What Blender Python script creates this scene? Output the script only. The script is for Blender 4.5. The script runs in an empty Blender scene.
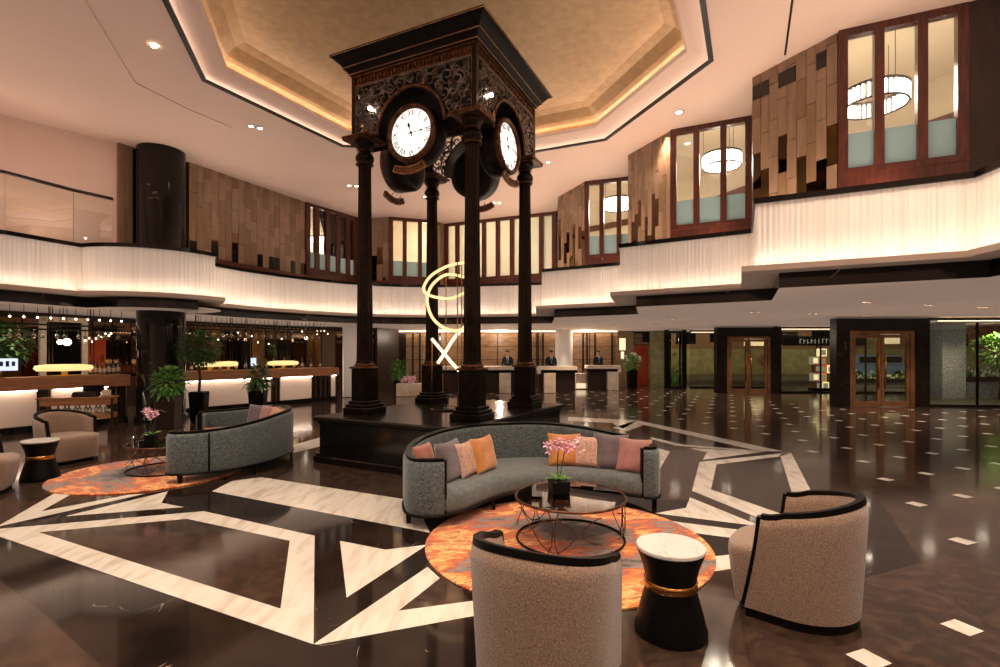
import bpy, bmesh, math, random
from math import sin, cos, pi, radians, sqrt, atan2, hypot
from mathutils import Vector, Matrix
from mathutils.geometry import tessellate_polygon
C = bpy.context.scene.collection
F, HY, CAMZ = 510.0, 353.0, 1.6
rnd = random.Random(7)

def fl(px, py, z=0.0):
    "world point at height z seen at pixel px, py"
    Y = (CAMZ - z) * F / (py - HY)
    return ((px - 500) * Y / F, Y)
def at(px, py, Y):
    return Vector(((px - 500) * Y / F, Y, CAMZ + (HY - py) * Y / F))

# ------------------------------------------------------------------ materials
def srgb(r, g, b):
    f = lambda c: (c / 255 / 12.92) if c / 255 <= 0.04045 else ((c / 255 + 0.055) / 1.055) ** 2.4
    return (f(r), f(g), f(b), 1.0)
def newmat(name):
    m = bpy.data.materials.new(name); m.use_nodes = True
    nt = m.node_tree
    return m, nt, nt.nodes['Principled BSDF']
def ramp(nt, fac, stops):
    r = nt.nodes.new('ShaderNodeValToRGB')
    el = r.color_ramp.elements
    while len(el) < len(stops): el.new(0.5)
    for e, (p, c) in zip(el, stops):
        e.position = p; e.color = c
    nt.links.new(fac, r.inputs[0]); return r.outputs[0]
def pm(name, col, rough=0.5, metal=0.0, col2=None, scale=5.0, detail=4.0, dist=0.0, lo=0.35, hi=0.65,
       bump=0.0, bscale=60.0, spec=0.5, coat=0.0, sheen=0.0, stretch=None, coord='Object'):
    m, nt, b = newmat(name)
    b.inputs['Base Color'].default_value = col
    b.inputs['Roughness'].default_value = rough
    b.inputs['Metallic'].default_value = metal
    b.inputs['Specular IOR Level'].default_value = spec
    b.inputs['Coat Weight'].default_value = coat
    b.inputs['Sheen Weight'].default_value = sheen
    tc = nt.nodes.new('ShaderNodeTexCoord'); src = tc.outputs[coord]
    if stretch:
        mp = nt.nodes.new('ShaderNodeMapping'); mp.inputs['Scale'].default_value = stretch
        nt.links.new(src, mp.inputs[0]); src = mp.outputs[0]
    if col2:
        n = nt.nodes.new('ShaderNodeTexNoise'); n.inputs['Scale'].default_value = scale
        n.inputs['Detail'].default_value = detail; n.inputs['Distortion'].default_value = dist
        nt.links.new(src, n.inputs['Vector'])
        nt.links.new(ramp(nt, n.outputs[0], [(lo, col), (hi, col2)]), b.inputs['Base Color'])
    if bump:
        n2 = nt.nodes.new('ShaderNodeTexNoise'); n2.inputs['Scale'].default_value = bscale
        n2.inputs['Detail'].default_value = 3
        nt.links.new(src, n2.inputs['Vector'])
        bp = nt.nodes.new('ShaderNodeBump'); bp.inputs['Strength'].default_value = bump
        bp.inputs['Distance'].default_value = 0.01
        nt.links.new(n2.outputs[0], bp.inputs['Height']); nt.links.new(bp.outputs[0], b.inputs['Normal'])
    return m
def emis(name, col, strength):
    m, nt, b = newmat(name)
    b.inputs['Base Color'].default_value = col
    b.inputs['Emission Color'].default_value = col
    b.inputs['Emission Strength'].default_value = strength
    return m
def veined(name, base, vein, rough=0.1, scale=0.9, width=0.02, base2=None, spec=0.5):
    m, nt, b = newmat(name)
    b.inputs['Roughness'].default_value = rough; b.inputs['Specular IOR Level'].default_value = spec
    tc = nt.nodes.new('ShaderNodeTexCoord')
    n = nt.nodes.new('ShaderNodeTexNoise'); n.inputs['Scale'].default_value = scale
    n.inputs['Detail'].default_value = 3.5; n.inputs['Distortion'].default_value = 1.2
    nt.links.new(tc.outputs['Object'], n.inputs['Vector'])
    a = nt.nodes.new('ShaderNodeMath'); a.operation = 'SUBTRACT'; a.inputs[1].default_value = 0.5
    nt.links.new(n.outputs[0], a.inputs[0])
    ab = nt.nodes.new('ShaderNodeMath'); ab.operation = 'ABSOLUTE'; nt.links.new(a.outputs[0], ab.inputs[0])
    n3 = nt.nodes.new('ShaderNodeTexNoise'); n3.inputs['Scale'].default_value = 1.7
    nt.links.new(tc.outputs['Object'], n3.inputs['Vector'])
    ad = nt.nodes.new('ShaderNodeMath'); ad.operation = 'MULTIPLY_ADD'
    ad.inputs[1].default_value = 0.12; nt.links.new(n3.outputs[0], ad.inputs[0])
    ad.inputs[2].default_value = -0.045
    mx = nt.nodes.new('ShaderNodeMath'); mx.operation = 'MAXIMUM'; mx.inputs[1].default_value = 0.0
    nt.links.new(ad.outputs[0], mx.inputs[0])
    su = nt.nodes.new('ShaderNodeMath'); su.operation = 'ADD'
    nt.links.new(ab.outputs[0], su.inputs[0]); nt.links.new(mx.outputs[0], su.inputs[1])
    vf = ramp(nt, su.outputs[0], [(0.0, (1, 1, 1, 1)), (width, (0, 0, 0, 1))])
    n2 = nt.nodes.new('ShaderNodeTexNoise'); n2.inputs['Scale'].default_value = 3.0; n2.inputs['Detail'].default_value = 6
    nt.links.new(tc.outputs['Object'], n2.inputs['Vector'])
    bc = ramp(nt, n2.outputs[0], [(0.35, base), (0.7, base2 or base)])
    mix = nt.nodes.new('ShaderNodeMix'); mix.data_type = 'RGBA'
    nt.links.new(vf, mix.inputs[0]); nt.links.new(bc, mix.inputs[6]); mix.inputs[7].default_value = vein
    nt.links.new(mix.outputs[2], b.inputs['Base Color'])
    return m
def glass(name, tint=(1, 1, 1, 1), refl=0.12, rough=0.0):
    m, nt, b = newmat(name)
    nt.nodes.remove(b)
    out = nt.nodes['Material Output']
    t = nt.nodes.new('ShaderNodeBsdfTransparent'); t.inputs[0].default_value = tint
    g = nt.nodes.new('ShaderNodeBsdfGlossy'); g.inputs['Roughness'].default_value = rough
    fr = nt.nodes.new('ShaderNodeFresnel'); fr.inputs[0].default_value = 1.5
    mul = nt.nodes.new('ShaderNodeMath'); mul.operation = 'MULTIPLY_ADD'
    mul.inputs[1].default_value = 1.0; mul.inputs[2].default_value = refl - 0.04
    nt.links.new(fr.outputs[0], mul.inputs[0])
    mx = nt.nodes.new('ShaderNodeMixShader')
    nt.links.new(mul.outputs[0], mx.inputs[0]); nt.links.new(t.outputs[0], mx.inputs[1]); nt.links.new(g.outputs[0], mx.inputs[2])
    nt.links.new(mx.outputs[0], out.inputs[0])
    return m
def frosted(name, col):
    m, nt, b = newmat(name)
    nt.nodes.remove(b)
    out = nt.nodes['Material Output']
    t = nt.nodes.new('ShaderNodeBsdfTranslucent'); t.inputs[0].default_value = col
    d = nt.nodes.new('ShaderNodeBsdfDiffuse'); d.inputs[0].default_value = col
    mx = nt.nodes.new('ShaderNodeMixShader'); mx.inputs[0].default_value = 0.35
    nt.links.new(t.outputs[0], mx.inputs[1]); nt.links.new(d.outputs[0], mx.inputs[2])
    nt.links.new(mx.outputs[0], out.inputs[0])
    return m

M = {}
M['floor'] = pm('brown_marble', srgb(50, 36, 29), 0.10, col2=srgb(84, 61, 47), scale=6.5, detail=12, dist=1.2, lo=0.42, hi=0.78, spec=0.75)
M['floor_black'] = veined('black_floor_marble', srgb(26, 19, 16), srgb(150, 135, 120), 0.07, 1.5, 0.0016, srgb(44, 32, 26), spec=0.45)
M['floor_dark'] = pm('dark_brown_marble', srgb(42, 31, 26), 0.09, col2=srgb(58, 43, 36), scale=2.2, detail=8, dist=0.7, spec=0.6)
M['beige'] = pm('beige_marble', srgb(218, 206, 190), 0.13, col2=srgb(176, 158, 136), scale=2.0, detail=8, dist=0.6, lo=0.46, hi=0.8, stretch=(5.0, 1.2, 1.0))
M['ceiling'] = pm('ceiling_paint', srgb(214, 180, 160), 0.9, col2=srgb(210, 176, 156), scale=0.6)
M['soffit'] = pm('soffit_paint', srgb(238, 210, 190), 0.85, col2=srgb(234, 206, 186), scale=0.7)
M['gold'] = pm('gold_leaf', srgb(178, 140, 98), 0.5, 0.15, col2=srgb(156, 120, 82), scale=7, detail=8, lo=0.3, hi=0.7, bump=0.15, bscale=14)
M['cream_wall'] = pm('cream_wall', srgb(196, 182, 156), 0.6, col2=srgb(190, 174, 146), scale=0.8)
M['fabric_white'] = pm('pleated_fabric', srgb(238, 226, 212), 0.9, col2=srgb(224, 208, 192), scale=26, detail=3, lo=0.42, hi=0.7, stretch=(1, 1, 0.01))
M['lip'] = pm('ledge_paint', srgb(176, 150, 132), 0.6, col2=srgb(170, 144, 126), scale=2)
M['blackmarble'] = veined('black_marble', srgb(14, 10, 9), srgb(110, 94, 82), 0.10, 1.1, 0.005, srgb(22, 16, 13), spec=.3)
M['blackgloss'] = pm('black_lacquer', srgb(10, 8, 7), 0.14, col2=srgb(17, 13, 11), scale=3)
M['ebony'] = pm('ebonised_wood', srgb(6, 5, 4), 0.4, col2=srgb(11, 8, 7), scale=6, spec=0.18, stretch=(4, 4, 1))
M['blackmatte'] = pm('black_metal', srgb(16, 14, 13), 0.4, 0.3, col2=srgb(24, 20, 18), scale=6)
M['bronze'] = pm('dark_bronze', srgb(42, 30, 22), 0.32, 0.75, col2=srgb(24, 17, 13), scale=8, detail=5)
M['ironwork'] = pm('pewter_ironwork', srgb(128, 118, 112), 0.3, 0.75, col2=srgb(60, 50, 45), scale=9, detail=5)
M['copper'] = pm('aged_copper', srgb(124, 86, 62), 0.35, 0.85, col2=srgb(74, 46, 34), scale=14, detail=5)
M['brass'] = pm('polished_brass', srgb(196, 150, 86), 0.22, 1.0, col2=srgb(170, 122, 66), scale=10)
M['redwood'] = pm('mahogany', srgb(88, 36, 22), 0.28, col2=srgb(52, 20, 13), scale=4, detail=6, dist=0.6, stretch=(6, 6, 0.6), coat=0.2)
M['darkwood'] = pm('dark_walnut', srgb(44, 28, 20), 0.35, col2=srgb(28, 18, 13), scale=4, detail=6, stretch=(5, 5, 0.5))
M['barwood'] = pm('bar_walnut', srgb(158, 104, 68), 0.35, col2=srgb(128, 80, 50), scale=3, detail=6, stretch=(1, 1, 9))
M['reddoor'] = pm('red_door_wood', srgb(170, 62, 24), 0.3, col2=srgb(128, 40, 16), scale=4, stretch=(5, 5, 0.5))
M['panel_wood'] = pm('oak_panel', srgb(150, 114, 80), 0.4, col2=srgb(112, 82, 56), scale=2.2, detail=6, dist=0.8, stretch=(1, 1, 5))
M['tile_taupe'] = pm('taupe_panel', srgb(142, 110, 86), 0.28, col2=srgb(126, 96, 73), scale=3, stretch=(4, 4, 0.5))
M['tile_brown'] = pm('brown_panel', srgb(128, 97, 72), 0.25, col2=srgb(112, 84, 60), scale=3, stretch=(4, 4, 0.5))
M['tile_gold'] = pm('gilded_panel', srgb(136, 100, 58), 0.16, 0.9, col2=srgb(116, 82, 46), scale=5)
M['tile_mirror'] = pm('bronze_mirror', srgb(120, 98, 82), 0.03, 1.0, col2=srgb(112, 90, 74), scale=2)
M['chair'] = pm('rose_tweed', srgb(160, 129, 105), 0.9, col2=srgb(102, 79, 61), scale=170, detail=2, lo=0.36, hi=0.66, bump=0.5, bscale=240, sheen=0.3)
M['sofa'] = pm('teal_grey_chenille', srgb(92, 97, 93), 0.8, col2=srgb(40, 46, 46), scale=34, detail=3, dist=1.6, lo=0.4, hi=0.62, bump=0.4, bscale=60, sheen=0.3, stretch=(1, 1, 2.0))
M['sofaseat'] = pm('teal_grey_velvet', srgb(92, 95, 90), 0.75, col2=srgb(66, 71, 70), scale=20, detail=4, dist=1.0, lo=0.35, hi=0.7, bump=0.2, bscale=90, sheen=0.3)
M['p_rust'] = pm('terracotta_velvet', srgb(172, 104, 78), 0.7, col2=srgb(146, 84, 62), scale=12, bump=0.2, bscale=50, sheen=0.4)
M['p_grey'] = pm('plum_grey_velvet', srgb(104, 88, 88), 0.7, col2=srgb(84, 70, 72), scale=12, bump=0.2, bscale=50, sheen=0.4)
M['p_pink'] = pm('blush_sequin', srgb(196, 156, 134), 0.5, col2=srgb(166, 126, 106), scale=55, detail=2, lo=0.45, hi=0.6, bump=0.3, bscale=90)
M['p_orange'] = pm('amber_velvet', srgb(196, 128, 62), 0.65, col2=srgb(166, 98, 42), scale=8, bump=0.2, bscale=40, sheen=0.4)
M['p_rose'] = pm('dusty_rose_velvet', srgb(164, 112, 100), 0.7, col2=srgb(142, 94, 84), scale=10, bump=0.2, bscale=50, sheen=0.4)
M['whitemarble'] = veined('white_marble', srgb(206, 197, 187), srgb(172, 162, 154), 0.15, 4.0, 0.03, srgb(208, 198, 188))
M['stone'] = pm('beige_stone', srgb(214, 188, 160), 0.35, col2=srgb(190, 162, 134), scale=3, detail=6)
M['granite'] = pm('grey_granite', srgb(150, 150, 148), 0.35, col2=srgb(108, 108, 108), scale=14, detail=6)
M['leaf'] = pm('leaf_green', srgb(62, 104, 38), 0.5, col2=srgb(96, 140, 54), scale=6)
M['leaf_dark'] = pm('dark_leaf_green', srgb(40, 62, 28), 0.5, col2=srgb(66, 92, 40), scale=6)
M['leaf_red'] = pm('red_leaf', srgb(120, 44, 30), 0.5, col2=srgb(84, 28, 22), scale=6)
M['petal_pink'] = pm('pink_petal', srgb(232, 150, 172), 0.5, col2=srgb(250, 226, 228), scale=20)
M['petal_white'] = pm('white_petal', srgb(244, 242, 230), 0.5, col2=srgb(222, 226, 196), scale=20)
M['bark'] = pm('bark', srgb(74, 54, 38), 0.8, col2=srgb(48, 34, 24), scale=20, bump=0.5, bscale=40)
M['skin'] = pm('skin', srgb(206, 158, 128), 0.5, col2=srgb(196, 146, 116), scale=10)
M['suit'] = pm('charcoal_suit', srgb(38, 38, 42), 0.7, col2=srgb(30, 30, 34), scale=30)
M['shirt'] = pm('white_shirt', srgb(226, 222, 216), 0.7, col2=srgb(214, 208, 202), scale=20)
M['hair'] = pm('black_hair', srgb(22, 17, 15), 0.45, col2=srgb(34, 26, 22), scale=40)
M['glass'] = glass('clear_glass', (0.97, 0.98, 0.97, 1), 0.08)
M['glass_table'] = glass('smoked_table_glass', (0.62, 0.52, 0.44, 1), 0.24)
M['glass_street'] = glass('street_glass', (0.9, 0.9, 0.86, 1), 0.05)
M['bottle'] = glass('bottle_glass', (0.75, 0.85, 0.78, 1), 0.2)
M['frost'] = frosted('frosted_film', srgb(168, 184, 180))
M['frost_white'] = frosted('frosted_pane', srgb(226, 224, 206))
WARM = (1.0, 0.84, 0.67, 1)
M['led'] = emis('led_strip', (1.0, 0.89, 0.78, 1), 15)
M['led_gold'] = emis('cove_led', (1.0, 0.88, 0.70, 1), 12)
M['led_rec'] = emis('reception_led', (1.0, 0.88, 0.70, 1), 3.2)
M['bulb'] = emis('downlight_lamp', (1.0, 0.86, 0.66, 1), 16)
M['bulb_soft'] = emis('soft_lamp', (1.0, 0.86, 0.62, 1), 9)
M['tube'] = emis('light_tube', (1.0, 0.70, 0.36, 1), 1.0)
M['dial'] = emis('lit_dial', (1.0, 0.94, 0.84, 1), .55)
M['sign_lit'] = emis('lit_panel', (1.0, 0.80, 0.52, 1), .32)
M['screen'] = emis('screen', (0.62, 0.74, 1.0, 1), .4)
M['yellowlamp'] = emis('yellow_lamp', (1.0, 0.74, 0.30, 1), .36)
M['crystal'] = emis('crystal_ring', (1.0, 0.92, 0.78, 1), 5)
M['sign_white'] = emis('sign_letters', (0.9, 0.85, 0.7, 1), 0.06)
M['asphalt'] = pm('dark_paving', srgb(58, 52, 36), 0.6, col2=srgb(44, 40, 28), scale=3)
M['gravel'] = pm('slate_stone', srgb(118, 118, 116), 0.6, col2=srgb(88, 90, 90), scale=9, detail=5)
def rug_mat():
    m, nt, b = newmat('abstract_rug')
    b.inputs['Roughness'].default_value = 0.95; b.inputs['Sheen Weight'].default_value = 0.3
    tc = nt.nodes.new('ShaderNodeTexCoord')
    n = nt.nodes.new('ShaderNodeTexNoise'); n.inputs['Scale'].default_value = 1.25
    n.inputs['Detail'].default_value = 2; n.inputs['Distortion'].default_value = 0.4
    mp = nt.nodes.new('ShaderNodeMapping'); mp.inputs['Location'].default_value = (3.1, 1.7, 0)
    nt.links.new(tc.outputs['Object'], mp.inputs[0]); nt.links.new(mp.outputs[0], n.inputs['Vector'])
    f = nt.nodes.new('ShaderNodeTexNoise'); f.inputs['Scale'].default_value = 6.5; f.inputs['Detail'].default_value = 9
    f.inputs['Roughness'].default_value = 0.72; f.inputs['Distortion'].default_value = 0.5
    mp2 = nt.nodes.new('ShaderNodeMapping'); mp2.inputs['Scale'].default_value = (0.6, 1.6, 1)
    nt.links.new(tc.outputs['Object'], mp2.inputs[0]); nt.links.new(mp2.outputs[0], f.inputs['Vector'])
    a = nt.nodes.new('ShaderNodeMath'); a.operation = 'MULTIPLY_ADD'; a.inputs[1].default_value = 0.75
    nt.links.new(f.outputs[0], a.inputs[0]); nt.links.new(n.outputs[0], a.inputs[2])
    ln = nt.nodes.new('ShaderNodeVectorMath'); ln.operation = 'LENGTH'; nt.links.new(tc.outputs['Object'], ln.inputs[0])
    a2 = nt.nodes.new('ShaderNodeMath'); a2.operation = 'MULTIPLY_ADD'; a2.inputs[1].default_value = 0.16
    nt.links.new(ln.outputs['Value'], a2.inputs[0])
    a3 = nt.nodes.new('ShaderNodeMath'); a3.operation = 'SUBTRACT'; a3.inputs[1].default_value = 0.105
    nt.links.new(a.outputs[0], a3.inputs[0]); nt.links.new(a3.outputs[0], a2.inputs[2])
    c = ramp(nt, a2.outputs[0], [(0.70, srgb(48, 38, 34)), (0.775, srgb(112, 96, 86)), (0.83, srgb(138, 120, 106)), (0.862, srgb(140, 54, 22)),
                                (0.895, srgb(188, 80, 24)), (0.945, srgb(214, 130, 50)), (0.985, srgb(236, 196, 120)), (1.0, srgb(180, 84, 32))])
    nt.links.new(c, b.inputs['Base Color'])
    n2 = nt.nodes.new('ShaderNodeTexNoise'); n2.inputs['Scale'].default_value = 120
    nt.links.new(tc.outputs['Object'], n2.inputs['Vector'])
    bp = nt.nodes.new('ShaderNodeBump'); bp.inputs['Strength'].default_value = 0.4; bp.inputs['Distance'].default_value = 0.01
    nt.links.new(n2.outputs[0], bp.inputs['Height']); nt.links.new(bp.outputs[0], b.inputs['Normal'])
    return m
M['rug'] = rug_mat()

# ------------------------------------------------------------------ mesh builder
class MB:
    def __init__(s): s.v = []; s.f = []; s.m = []; s.mi = 0; s.sm = []
    def add(s, vs, fs, smooth=False):
        o = len(s.v); s.v += [tuple(v) for v in vs]
        for f in fs:
            s.f.append(tuple(i + o for i in f)); s.m.append(s.mi); s.sm.append(smooth)
        return s
    def box(s, c, d, rz=0.0, taper=1.0, bev=0.0):
        x, y, z = d[0] / 2, d[1] / 2, d[2] / 2
        if bev > 0:
            bev = min(bev, x * 0.9, y * 0.9)
            pl = lambda a, b, k: [(a - k, -b), (a, -b + k), (a, b - k), (a - k, b), (-a + k, b), (-a, b - k), (-a, -b + k), (-a + k, -b)]
            rings = [(-z, bev, bev), (-z + bev, 0, bev), (z - bev, 0, bev), (z, bev, bev)] if z > bev * 1.2 else [(-z, 0, bev), (z, 0, bev)]
            vs = []
            for zz, ins, k in rings:
                t = taper + (1 - taper) * (0.5 - zz / (2 * z)) if taper != 1 else 1
                vs += [(px * t, py * t, zz) for px, py in pl(x - ins, y - ins, k)]
            n = 8; fs = [tuple(range(n - 1, -1, -1)), tuple(range((len(rings) - 1) * n, len(rings) * n))]
            for r in range(len(rings) - 1):
                for i in range(n):
                    j = (i + 1) % n; fs.append((r * n + i, r * n + j, (r + 1) * n + j, (r + 1) * n + i))
        else:
            t = taper
            vs = [(-x, -y, -z), (x, -y, -z), (x, y, -z), (-x, y, -z), (-x * t, -y * t, z), (x * t, -y * t, z), (x * t, y * t, z), (-x * t, y * t, z)]
            fs = [(3, 2, 1, 0), (4, 5, 6, 7), (0, 1, 5, 4), (1, 2, 6, 5), (2, 3, 7, 6), (3, 0, 4, 7)]
        cr, sr = cos(rz), sin(rz)
        return s.add([(c[0] + a * cr - b * sr, c[1] + a * sr + b * cr, c[2] + zz) for a, b, zz in vs], fs)
    def wall(s, p0, p1, z0, z1, t=0.1, off=0.0):
        "box standing on the plan segment p0-p1"
        dx, dy = p1[0] - p0[0], p1[1] - p0[1]; L = hypot(dx, dy)
        nx, ny = -dy / L, dx / L
        c = ((p0[0] + p1[0]) / 2 + nx * off, (p0[1] + p1[1]) / 2 + ny * off, (z0 + z1) / 2)
        return s.box(c, (L, t, z1 - z0), atan2(dy, dx))
    def prism(s, poly, z0, z1):
        n = len(poly)
        vs = [(p[0], p[1], z0) for p in poly] + [(p[0], p[1], z1) for p in poly]
        fs = [(i, (i + 1) % n, n + (i + 1) % n, n + i) for i in range(n)]
        for t in tessellate_polygon([[Vector((p[0], p[1], 0)) for p in poly]]):
            fs.append((t[0] + n, t[1] + n, t[2] + n)); fs.append((t[2], t[1], t[0]))
        return s.add(vs, fs)
    def flat(s, poly, z, hole=None):
        loops = [[Vector((p[0], p[1], 0)) for p in poly]]
        if hole: loops.append([Vector((p[0], p[1], 0)) for p in hole])
        allp = list(poly) + list(hole or [])
        fs = tessellate_polygon(loops)
        fs2 = []
        for t in fs:
            a, b, c = [allp[i] for i in t]
            cr = (b[0] - a[0]) * (c[1] - a[1]) - (b[1] - a[1]) * (c[0] - a[0])
            fs2.append(tuple(t) if cr > 0 else (t[0], t[2], t[1]))
        return s.add([(p[0], p[1], z) for p in allp], fs2)
    def lathe(s, prof, c=(0, 0, 0), n=32, smooth=True, rad=None, caps=True):
        "prof: list of (r, z); rad(angle index, r) optional"
        vs = []; fs = []
        for r, z in prof:
            for i in range(n):
                a = 2 * pi * i / n; rr = rad(i, r) if rad else r
                vs.append((c[0] + rr * cos(a), c[1] + rr * sin(a), c[2] + z))
        for k in range(len(prof) - 1):
            for i in range(n):
                j = (i + 1) % n
                fs.append((k * n + i, k * n + j, (k + 1) * n + j, (k + 1) * n + i))
        s.add(vs, fs, smooth)
        if caps:
            o = len(s.v) - len(vs)
            for k, rev in ((0, True), (len(prof) - 1, False)):
                if prof[k][0] > 1e-5:
                    ids = [o + k * n + i for i in range(n)]
                    s.f.append(tuple(reversed(ids)) if rev else tuple(ids)); s.m.append(s.mi); s.sm.append(False)
        return s
    def tube(s, pts, r, n=8, closed=False, smooth=True, flatz=1.0):
        P = [Vector(p) for p in pts]; N = len(P)
        rs = r if isinstance(r, (list, tuple)) else [r] * N
        vs = []; fs = []; up = None
        for i in range(N):
            if closed: d = P[(i + 1) % N] - P[i - 1]
            else: d = P[min(i + 1, N - 1)] - P[max(i - 1, 0)]
            if d.length < 1e-9: d = Vector((0, 0, 1))
            d.normalize()
            if up is None:
                up = Vector((0, 0, 1)) if abs(d.z) < 0.9 else Vector((1, 0, 0))
            a = d.cross(up)
            if a.length < 1e-4: a = d.cross(Vector((0.3, 1, 0.2)))
            a.normalize(); b = a.cross(d); b.normalize(); up = b
            for k in range(n):
                t = 2 * pi * k / n + pi / n
                vs.append(P[i] + a * (cos(t) * rs[i]) + b * (sin(t) * rs[i] * flatz))
        M_ = N if closed else N - 1
        for i in range(M_):
            i2 = (i + 1) % N
            for k in range(n):
                k2 = (k + 1) % n
                fs.append((i * n + k, i * n + k2, i2 * n + k2, i2 * n + k))
        if not closed:
            fs.append(tuple(reversed(range(n)))); fs.append(tuple(range((N - 1) * n, N * n)))
        return s.add(vs, fs, smooth)
    def grid(s, rows, smooth=True, closed=False):
        "rows: list of equal-length point lists"
        n = len(rows[0]); vs = [p for r in rows for p in r]; fs = []
        for i in range(len(rows) - 1):
            for k in range(n if closed else n - 1):
                k2 = (k + 1) % n
                fs.append((i * n + k, i * n + k2, (i + 1) * n + k2, (i + 1) * n + k))
        return s.add(vs, fs, smooth)
    def ball(s, c, r, n=12, m=8, sx=1, sy=1, sz=1):
        rows = []
        for i in range(m + 1):
            a = -pi / 2 + pi * i / m
            rows.append([(c[0] + r * sx * cos(a) * cos(2 * pi * k / n), c[1] + r * sy * cos(a) * sin(2 * pi * k / n), c[2] + r * sz * sin(a)) for k in range(n)])
        return s.grid(rows, True, True)
    def leaf(s, p, d, L, w, droop=0.3):
        d = Vector(d).normalized(); side = d.cross(Vector((0, 0, 1)))
        if side.length < 1e-3: side = Vector((1, 0, 0))
        side.normalize(); p = Vector(p); dn = Vector((0, 0, -1))
        a = p + d * L * 0.5 + dn * L * droop * 0.2
        return s.add([p, a + side * w / 2, p + d * L + dn * L * droop, a - side * w / 2, a + Vector((0, 0, w * 0.12))],
                     [(0, 1, 4), (1, 2, 4), (2, 3, 4), (3, 0, 4)], True)
    def xf(s, mat, start=0):
        for i in range(start, len(s.v)): s.v[i] = tuple(mat @ Vector(s.v[i]))
        return s
    def build(s, name, mats, parent=None, kind=None):
        me = bpy.data.meshes.new(name)
        me.from_pydata(s.v, [], s.f)
        if not isinstance(mats, (list, tuple)): mats = [mats]
        for m in mats: me.materials.append(M[m] if isinstance(m, str) else m)
        me.polygons.foreach_set('material_index', s.m)
        me.polygons.foreach_set('use_smooth', s.sm)
        me.update()
        o = bpy.data.objects.new(name, me); C.objects.link(o)
        if parent: o.parent = parent
        if kind: o['kind'] = kind
        return o
def tag(o, label, cat, group=None, kind=None):
    o['label'] = label; o['category'] = cat
    if group: o['group'] = group
    if kind: o['kind'] = kind
    return o
def thing(name, label, cat, loc=(0, 0, 0), rz=0.0, group=None):
    o = bpy.data.objects.new(name, None); C.objects.link(o)
    o.location = loc; o.rotation_euler = (0, 0, rz); o.empty_display_size = 0.1
    return tag(o, label, cat, group)
def copy_thing(o, loc, rz, label, group=None):
    c = o.copy(); C.objects.link(c)
    if loc is not None: c.location = loc; c.rotation_euler = (0, 0, rz)
    c['label'] = label
    if group: c['group'] = group
    kids = [x for x in bpy.data.objects if x.parent == o]
    for ch in kids:
        d = ch.copy(); C.objects.link(d); d.parent = c
        for g in [x for x in bpy.data.objects if x.parent == ch]:
            e = g.copy(); C.objects.link(e); e.parent = d
    return c
def structure(mb, name, mats): return mb.build(name, mats, None, 'structure')
def catmull(pts, n, closed=False):
    P = [Vector(p) for p in pts]; out = []
    N = len(P); segs = N if closed else N - 1
    for i in range(segs):
        p1, p2 = P[i], P[(i + 1) % N]
        p0 = P[i - 1] if (closed or i > 0) else p1 * 2 - p2
        p3 = P[(i + 2) % N] if (closed or i + 2 < N) else p2 * 2 - p1
        for k in range(n):
            t = k / n
            out.append(0.5 * ((2 * p1) + (p2 - p0) * t + (2 * p0 - 5 * p1 + 4 * p2 - p3) * t * t + (3 * p1 - p0 - 3 * p2 + p3) * t ** 3))
    if not closed: out.append(P[-1])
    return out
def resample(pts, n):
    P = [Vector(p) for p in pts]; d = [0]
    for a, b in zip(P, P[1:]): d.append(d[-1] + (b - a).length)
    out = []; k = 0
    for i in range(n):
        t = d[-1] * i / (n - 1)
        while k < len(P) - 2 and d[k + 1] < t: k += 1
        u = (t - d[k]) / max(d[k + 1] - d[k], 1e-9)
        out.append(P[k].lerp(P[k + 1], min(max(u, 0), 1)))
    return out
def offset_poly(poly, d, closed=True):
    "offset to the left of travel by d"
    n = len(poly); out = []
    for i in range(n):
        p = Vector(poly[i][:2])
        a = Vector(poly[i - 1][:2]) if (closed or i > 0) else None
        b = Vector(poly[(i + 1) % n][:2]) if (closed or i < n - 1) else None
        ns = []
        if a is not None:
            e = (p - a).normalized(); ns.append(Vector((-e.y, e.x)))
        if b is not None:
            e = (b - p).normalized(); ns.append(Vector((-e.y, e.x)))
        if len(ns) == 2:
            m = ns[0] + ns[1]
            if m.length < 0.3: m = ns[0]
            m.normalize(); k = d / max(m.dot(ns[0]), 0.5)
        else: m = ns[0]; k = d
        out.append((p.x + m.x * k, p.y + m.y * k))
    return out
_tm = {}
def text_mesh(body, size, ext=0.004):
    key = (body, size)
    if key in _tm: return _tm[key]
    cu = bpy.data.curves.new('t', 'FONT'); cu.body = body; cu.size = size; cu.extrude = ext
    cu.align_x = 'CENTER'; cu.align_y = 'CENTER'; cu.resolution_u = 3
    o = bpy.data.objects.new('t', cu); C.objects.link(o)
    dg = bpy.context.evaluated_depsgraph_get(); dg.update()
    me = bpy.data.meshes.new_from_object(o.evaluated_get(dg))
    vs = [tuple(v.co) for v in me.vertices]; fs = [tuple(p.vertices) for p in me.polygons]
    bpy.data.objects.remove(o); bpy.data.curves.remove(cu); bpy.data.meshes.remove(me)
    _tm[key] = (vs, fs); return vs, fs
# ================================================================== SETTING
LZ0, LZ1 = 2.87, 3.80          # gallery fascia, bottom and top
CEIL = 6.45
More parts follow.
